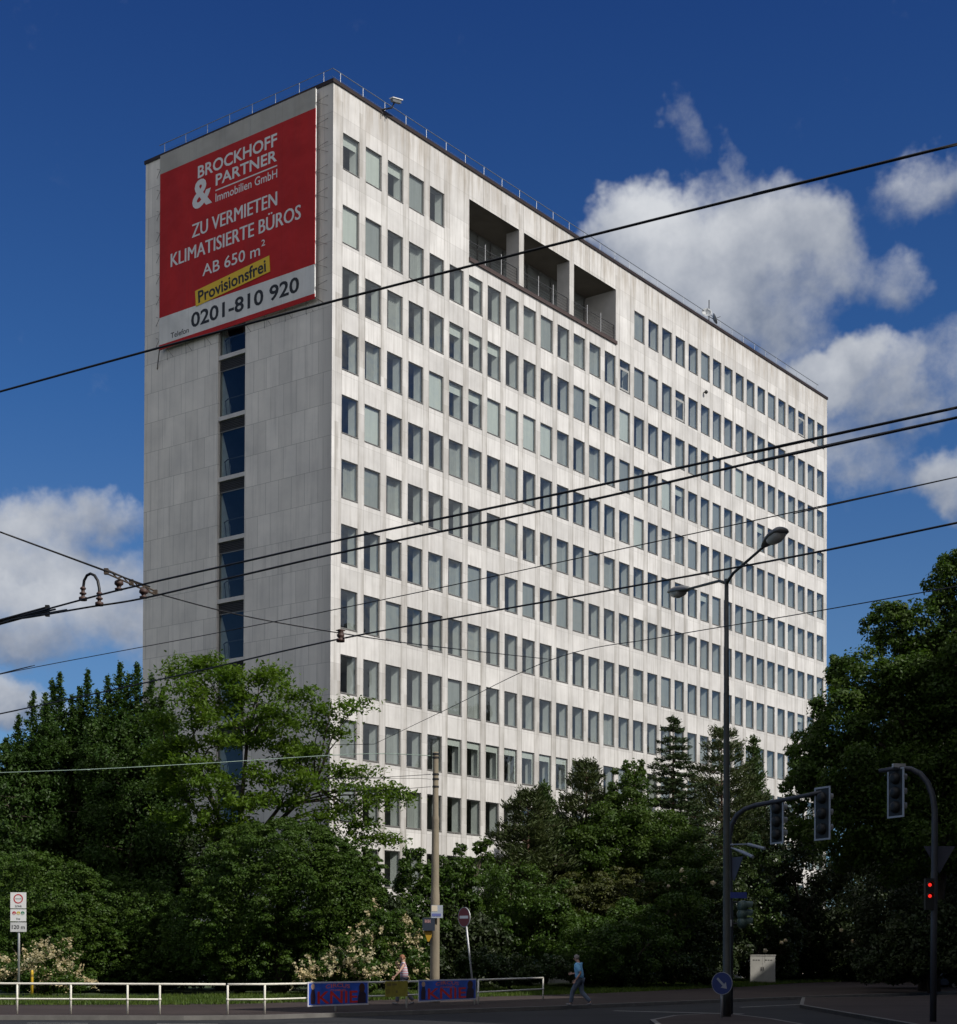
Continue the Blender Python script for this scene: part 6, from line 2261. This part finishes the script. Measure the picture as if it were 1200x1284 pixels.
def person(label, loc, rz, h, J, shirt, trousers, hairm, shoe, hair='short', sleeves=True, stripes=None):
    """J: joint dict in the person's own frame (x = forward, y = left, z = up), metres for a 1.72 m figure"""
    s = h / 1.72
    o = thing('person', label, 'person', loc, rz)
    q = {k: Vector(v) * s for k, v in J.items()}
    up = Vector((0, 0, 1))
    neck = q['neck']; head = q['head']
    chains = [[(q['pelvis'], (0.115 * s, 0.10 * s)), (q['waist'], (0.105 * s, 0.085 * s)), (q['chest'], (0.135 * s, 0.105 * s)), (neck - up * 0.03 * s, 0.065 * s), (neck + up * 0.03 * s, 0.052 * s), (head - up * 0.055 * s, (0.066 * s, 0.075 * s)), (head + up * 0.01 * s, (0.078 * s, 0.092 * s)), (head + up * 0.075 * s, (0.062 * s, 0.075 * s))]]
    for sd in ('l', 'r'):
        sh, el_, wr = q['sh_' + sd], q['el_' + sd], q['wr_' + sd]
        hp, kn, an, toe = q['hip_' + sd], q['kn_' + sd], q['an_' + sd], q['toe_' + sd]
        chains.append([(q['chest'], (0.135 * s, 0.105 * s)), (sh, 0.058 * s), (sh.lerp(el_, 0.5), 0.046 * s), (el_, 0.038 * s), (el_.lerp(wr, 0.35), 0.038 * s), (wr, 0.025 * s)])
        dr = (wr - el_).normalized()
        side = Vector((1, 0, 0)) if abs(dr.x) < 0.8 else Vector((0, 0, 1))
        side = (side - dr * side.dot(dr)).normalized()
        ch, palm = fingers(wr, dr, side, dr.cross(side) * (1 if sd == 'l' else -1), s)
        chains[-1].append((palm, 0.022 * s))
        chains += ch
        chains.append([(q['pelvis'], (0.115 * s, 0.10 * s)), (hp, 0.085 * s), (hp.lerp(kn, 0.5), 0.072 * s), (kn, 0.052 * s), (kn.lerp(an, 0.35), 0.052 * s), (an, 0.030 * s), (an.lerp(toe, 0.35) - up * 0.035 * s, 0.018 * s), (an.lerp(toe, 0.6) - up * 0.02 * s, 0.012 * s)])
    skin_mesh('body', chains, M_skin, o)
    # face
    fx = q['face']
    sdv = up.cross(fx).normalized()
    mb = MB()
    for e in (-1, 1):
        mb.lathe(head + fx * 0.083 * s + sdv * e * 0.031 * s + up * 0.012 * s, [(0.004 * s, -0.004), (0.011 * s, 0.0), (0.006 * s, 0.005)], 8, 0, fx)
    mb.build('eyes', M_dark, o)
    mb = MB()
    mb.tube([head + fx * 0.085 * s + up * 0.015 * s, head + fx * 0.108 * s - up * 0.022 * s, head + fx * 0.088 * s - up * 0.03 * s], [0.009 * s, 0.014 * s, 0.009 * s], 7)
    mb.build('nose', M_skin, o, smooth=True)
    mb = MB()
    mb.tube([head + fx * 0.082 * s + sdv * 0.024 * s - up * 0.052 * s, head + fx * 0.090 * s - up * 0.053 * s, head + fx * 0.082 * s - sdv * 0.024 * s - up * 0.052 * s], 0.006 * s, 6)
    mb.build('mouth', mat('lip', (0.35, 0.13, 0.11), 0.5), o)
    for e in (-1, 1):
        mb = MB()
        mb.lathe(head + sdv * e * 0.078 * s - up * 0.005 * s, [(0.010 * s, -0.006), (0.026 * s, 0.0), (0.020 * s, 0.012)], 10, 0, sdv * e)
        mb.build('ear', M_skin, o, smooth=True)
    # hair
    mb = MB()
    n, mrows = 18, 8
    i0 = len(mb.v)
    low = -0.35 if hair == 'short' else -0.9
    for a in range(mrows + 1):
        el2 = math.pi / 2 + (low - math.pi / 2) * a / mrows
        for b in range(n):
            th = 2 * math.pi * b / n
            front = math.cos(th)
            el3 = max(el2, 0.45) if front > 0.55 else el2
            rr = 0.099 * s
            p = head + up * 0.022 * s + fx * (rr * 1.02 * math.cos(el3) * math.cos(th)) + sdv * (0.090 * s * math.cos(el3) * math.sin(th)) + up * (0.106 * s * math.sin(el3))
            mb.v.append(tuple(p))
    for a in range(mrows):
        for b in range(n):
            c, d_ = i0 + a * n + b, i0 + a * n + (b + 1) % n
            mb.f.append((c, c + n, d_ + n, d_)); mb.m.append(0); mb.uv.append(None)
    ho = mb.build('hair', hairm, o, smooth=True)
    sm = ho.modifiers.new('thickness', 'SOLIDIFY'); sm.thickness = 0.012; sm.offset = -1
    # shirt
    e_ = 0.014 * s
    ch = [[(q['pelvis'] - up * 0.06 * s, (0.19 * s, 0.165 * s)), (q['waist'], (0.175 * s, 0.155 * s)), (q['chest'], (0.195 * s, 0.165 * s)), (neck - up * 0.035 * s, 0.075 * s)]]
    for sd in ('l', 'r'):
        sh, el_ = q['sh_' + sd], q['el_' + sd]
        c_ = [(q['chest'], (0.195 * s, 0.165 * s)), (sh, 0.092 * s)]
        if sleeves:
            c_.append((sh.lerp(el_, 0.9), 0.082 * s))
        else:
            c_.append((sh.lerp(el_, 0.16), 0.060 * s))
        ch.append(c_)
    skin_mesh('shirt', ch, shirt, o)
    ch = []
    for sd in ('l', 'r'):
        hp, kn, an = q['hip_' + sd], q['kn_' + sd], q['an_' + sd]
        ch.append([(q['pelvis'] - up * 0.02 * s, (0.13 * s, 0.115 * s)), (hp - up * 0.02 * s, 0.11 * s), (hp.lerp(kn, 0.5), 0.098 * s), (kn, 0.082 * s), (kn.lerp(an, 0.5), 0.076 * s), (an + up * 0.01 * s, 0.068 * s)])
    skin_mesh('trousers', ch, trousers, o)
    for sd in ('l', 'r'):
        an, toe = q['an_' + sd], q['toe_' + sd]
        heel = an - (toe - an).normalized() * 0.04 * s
        heel.z = min(an.z - 0.04 * s, heel.z)
        skin_mesh('shoe', [[(heel, 0.040 * s), (an.lerp(toe, 0.45) - up * 0.035 * s, (0.046 * s, 0.040 * s)), (toe + Vector((0.02 * s * fx.x, 0.02 * s * fx.y, -0.005)), (0.042 * s, 0.028 * s))]], shoe, o, 2)
    return o


def walk_pose(arm_l, arm_r, stride=0.30, lift=0.06, lean=0.04):
    J = dict(pelvis=(0, 0, 0.93), waist=(lean * .4, 0, 1.08), chest=(lean, 0, 1.30), neck=(lean * 1.3, 0, 1.46), head=(lean * 2.0 + 0.02, 0, 1.60), face=(1, 0, -0.04),
             hip_l=(0, 0.09, 0.88), kn_l=(stride * 0.62 + 0.06, 0.09, 0.49), an_l=(stride + 0.02, 0.09, 0.085), toe_l=(stride + 0.17, 0.10, 0.075),
             hip_r=(0, -0.09, 0.88), kn_r=(-stride * 0.35 + 0.06, -0.09, 0.475), an_r=(-stride - 0.08, -0.09, 0.085 + lift), toe_r=(-stride + 0.07, -0.10, 0.035),
             sh_l=(lean, 0.175, 1.385), sh_r=(lean, -0.175, 1.385))
    J['el_l'], J['wr_l'] = arm_l
    J['el_r'], J['wr_r'] = arm_r
    J['face'] = Vector((1, 0, -0.04)).normalized()
    return J


M_blue_shirt = mat('light_blue_shirt', (0.20, 0.48, 0.75), 0.8, 0, 0.10, 6)
M_jeans = mat('dark_jeans', (0.10, 0.13, 0.18), 0.85, 0, 0.2, 8)
M_greyhair = mat('grey_hair', (0.22, 0.20, 0.19), 0.7, 0, 0.2, 30)
M_fairhair = mat('auburn_hair', (0.22, 0.09, 0.04), 0.6, 0, 0.25, 30)
M_shoe = mat('grey_shoes', (0.18, 0.18, 0.19), 0.6)
M_dktrous = mat('slate_trousers', (0.10, 0.10, 0.13), 0.8, 0, 0.15, 8)
ms_ = bpy.data.materials.new('pink_striped_knit')
ms_.use_nodes = True
TT = NT(ms_.node_tree)
tz = TT.sep(TT.node('ShaderNodeTexCoord').outputs['Object'])[2]
TT.put(TT.n['Principled BSDF'].inputs['Base Color'], TT.mix(TT.mapr(TT.math('SINE', TT.math('MULTIPLY', tz, 75.0)), -0.15, 0.15), (0.52, 0.25, 0.28, 1), (0.55, 0.56, 0.64, 1)))
TT.n['Principled BSDF'].inputs['Roughness'].default_value = 0.85
person('person in a light blue shirt and grey blue trousers striding left on the pavement', (at(727, 1262, 54.5).x, 54.5, 0.0), R(180 - 22), 1.74,
       walk_pose(((-0.10, 0.23, 1.10), (0.06, 0.24, 0.88)), ((0.12, -0.23, 1.10), (0.30, -0.16, 1.08)), 0.27, 0.05, 0.05), M_blue_shirt, M_jeans, M_greyhair, M_shoe)
person('person in a pink and white striped top walking left behind the yellow placard', (at(507, 1260, 55.0).x, 55.0, 0.0), R(180 + 8), 1.72,
       walk_pose(((0.18, 0.26, 1.16), (0.34, 0.24, 0.98)), ((0.10, -0.27, 1.14), (0.22, -0.16, 1.36)), 0.24, 0.05, 0.03), ms_, M_dktrous, M_fairhair, M_shoe, hair='long', sleeves=False)


# ================================================================== CAR at the right edge
def car(label, loc, rz):
    o = thing('parked_car', label, 'car', loc, rz)
    body = mat('blue_grey_car_paint', (0.10, 0.13, 0.20), 0.25, 0.4, 0.05, 2)
    prof = [(-2.15, 0.28), (-2.18, 0.55), (-2.05, 0.80), (-1.55, 0.90), (-0.95, 0.95), (-0.15, 1.38), (0.35, 1.44), (1.05, 1.40), (1.75, 0.98), (2.08, 0.92), (2.16, 0.60), (2.12, 0.28)]
    mb = MB()
    n = len(prof)
    cols = [(-0.86, 0.90), (-0.82, 1.0), (-0.6, 1.0), (0.6, 1.0), (0.82, 1.0), (0.86, 0.90)]
    for (y, k) in cols:
        for (x, z) in prof:
            tuck = 0.72 if z > 1.0 else 1.0
            mb.v.append((x * (1.0 if abs(y) < .7 else 0.985), y * tuck, 0.28 + (z - 0.28) * (1.0 if abs(y) < 0.83 else 0.98)))
    for c in range(len(cols) - 1):
        for i in range(n):
            a, b = c * n + i, c * n + (i + 1) % n
            mb.f.append((a, b, b + n, a + n)); mb.m.append(0); mb.uv.append(None)
    mb.f.append(tuple(range(n))); mb.f.append(tuple(range((len(cols) - 1) * n, len(cols) * n))[::-1]); mb.m += [0, 0]; mb.uv += [None, None]
    b = mb.build('body', body, o)
    bv = b.modifiers.new('bevel', 'BEVEL'); bv.width = 0.04; bv.segments = 2; bv.limit_method = 'ANGLE'
    gm = mat('car_glass', (0.01, 0.012, 0.014), 0.08)
    for sy in (-1, 1):
        mb = MB(); mb.prism([(-0.85, 0.98), (-0.18, 1.33), (0.35, 1.385), (0.95, 1.35), (1.45, 1.02)], (0, sy * 0.66, 0), (1, 0, 0), (0, 0, 1), (0, sy, 0), 0.012); mb.build('side_window', gm, o)
        for x in (-1.32, 1.32):
            mb = MB(); mb.lathe((x, sy * 0.72, 0.31), [(0.20, 0.0), (0.29, 0.01), (0.315, 0.05), (0.315, 0.15), (0.29, 0.19), (0.20, 0.2)], 22, 0, (0, sy, 0)); wh = mb.build('wheel', M_dark, o, smooth=True)
            mb = MB(); mb.lathe((x, sy * 0.72, 0.31), [(0.02, 0.208), (0.17, 0.205), (0.195, 0.19), (0.195, 0.1)], 18, 0, (0, sy, 0)); mb.build('rim', M_galv, wh)
        mb = MB(); mb.box((-2.155, sy * 0.60, 0.66), (0.06, 0.36, 0.14)); mb.build('headlight', mat('headlight_glass', (0.6, 0.62, 0.64), 0.15), o)
        mb = MB(); mb.box((2.12, sy * 0.62, 0.74), (0.06, 0.28, 0.16)); mb.build('tail_light', mat('tail_light_red', (0.25, 0.01, 0.01), 0.2), o)
        mb = MB(); mb.box((-0.75, sy * 0.95, 0.98), (0.12, 0.16, 0.11)); mb.build('mirror', body, o)
    mb = MB(); mb.prism([(-0.62, -0.60), (-0.62, 0.60), (0.62, 0.68), (0.62, -0.68)], (-0.55, 0, 1.165), Vector((0.8, 0, 0.43)).normalized(), (0, 1, 0), Vector((-0.43, 0, 0.8)).normalized(), 0.02)
    mb = MB(); mb.face([(-0.90, -0.62, 1.005), (-0.90, 0.62, 1.005), (-0.2, 0.56, 1.385), (-0.2, -0.56, 1.385)]); mb.build('windscreen', gm, o)
    mb = MB(); mb.box((-2.175, 0, 0.50), (0.02, 0.9, 0.12)); mb.build('grille', M_dark, o)
    mb = MB(); mb.box((-2.195, 0, 0.42), (0.015, 0.5, 0.11)); mb.build('number_plate', M_signw, o)
    return o


pc = at(1172, 1232, 92)
car('blue grey car nosing into view at the right edge beyond the signal mast', (pc.x + 2.1, 92, -0.12), R(4))
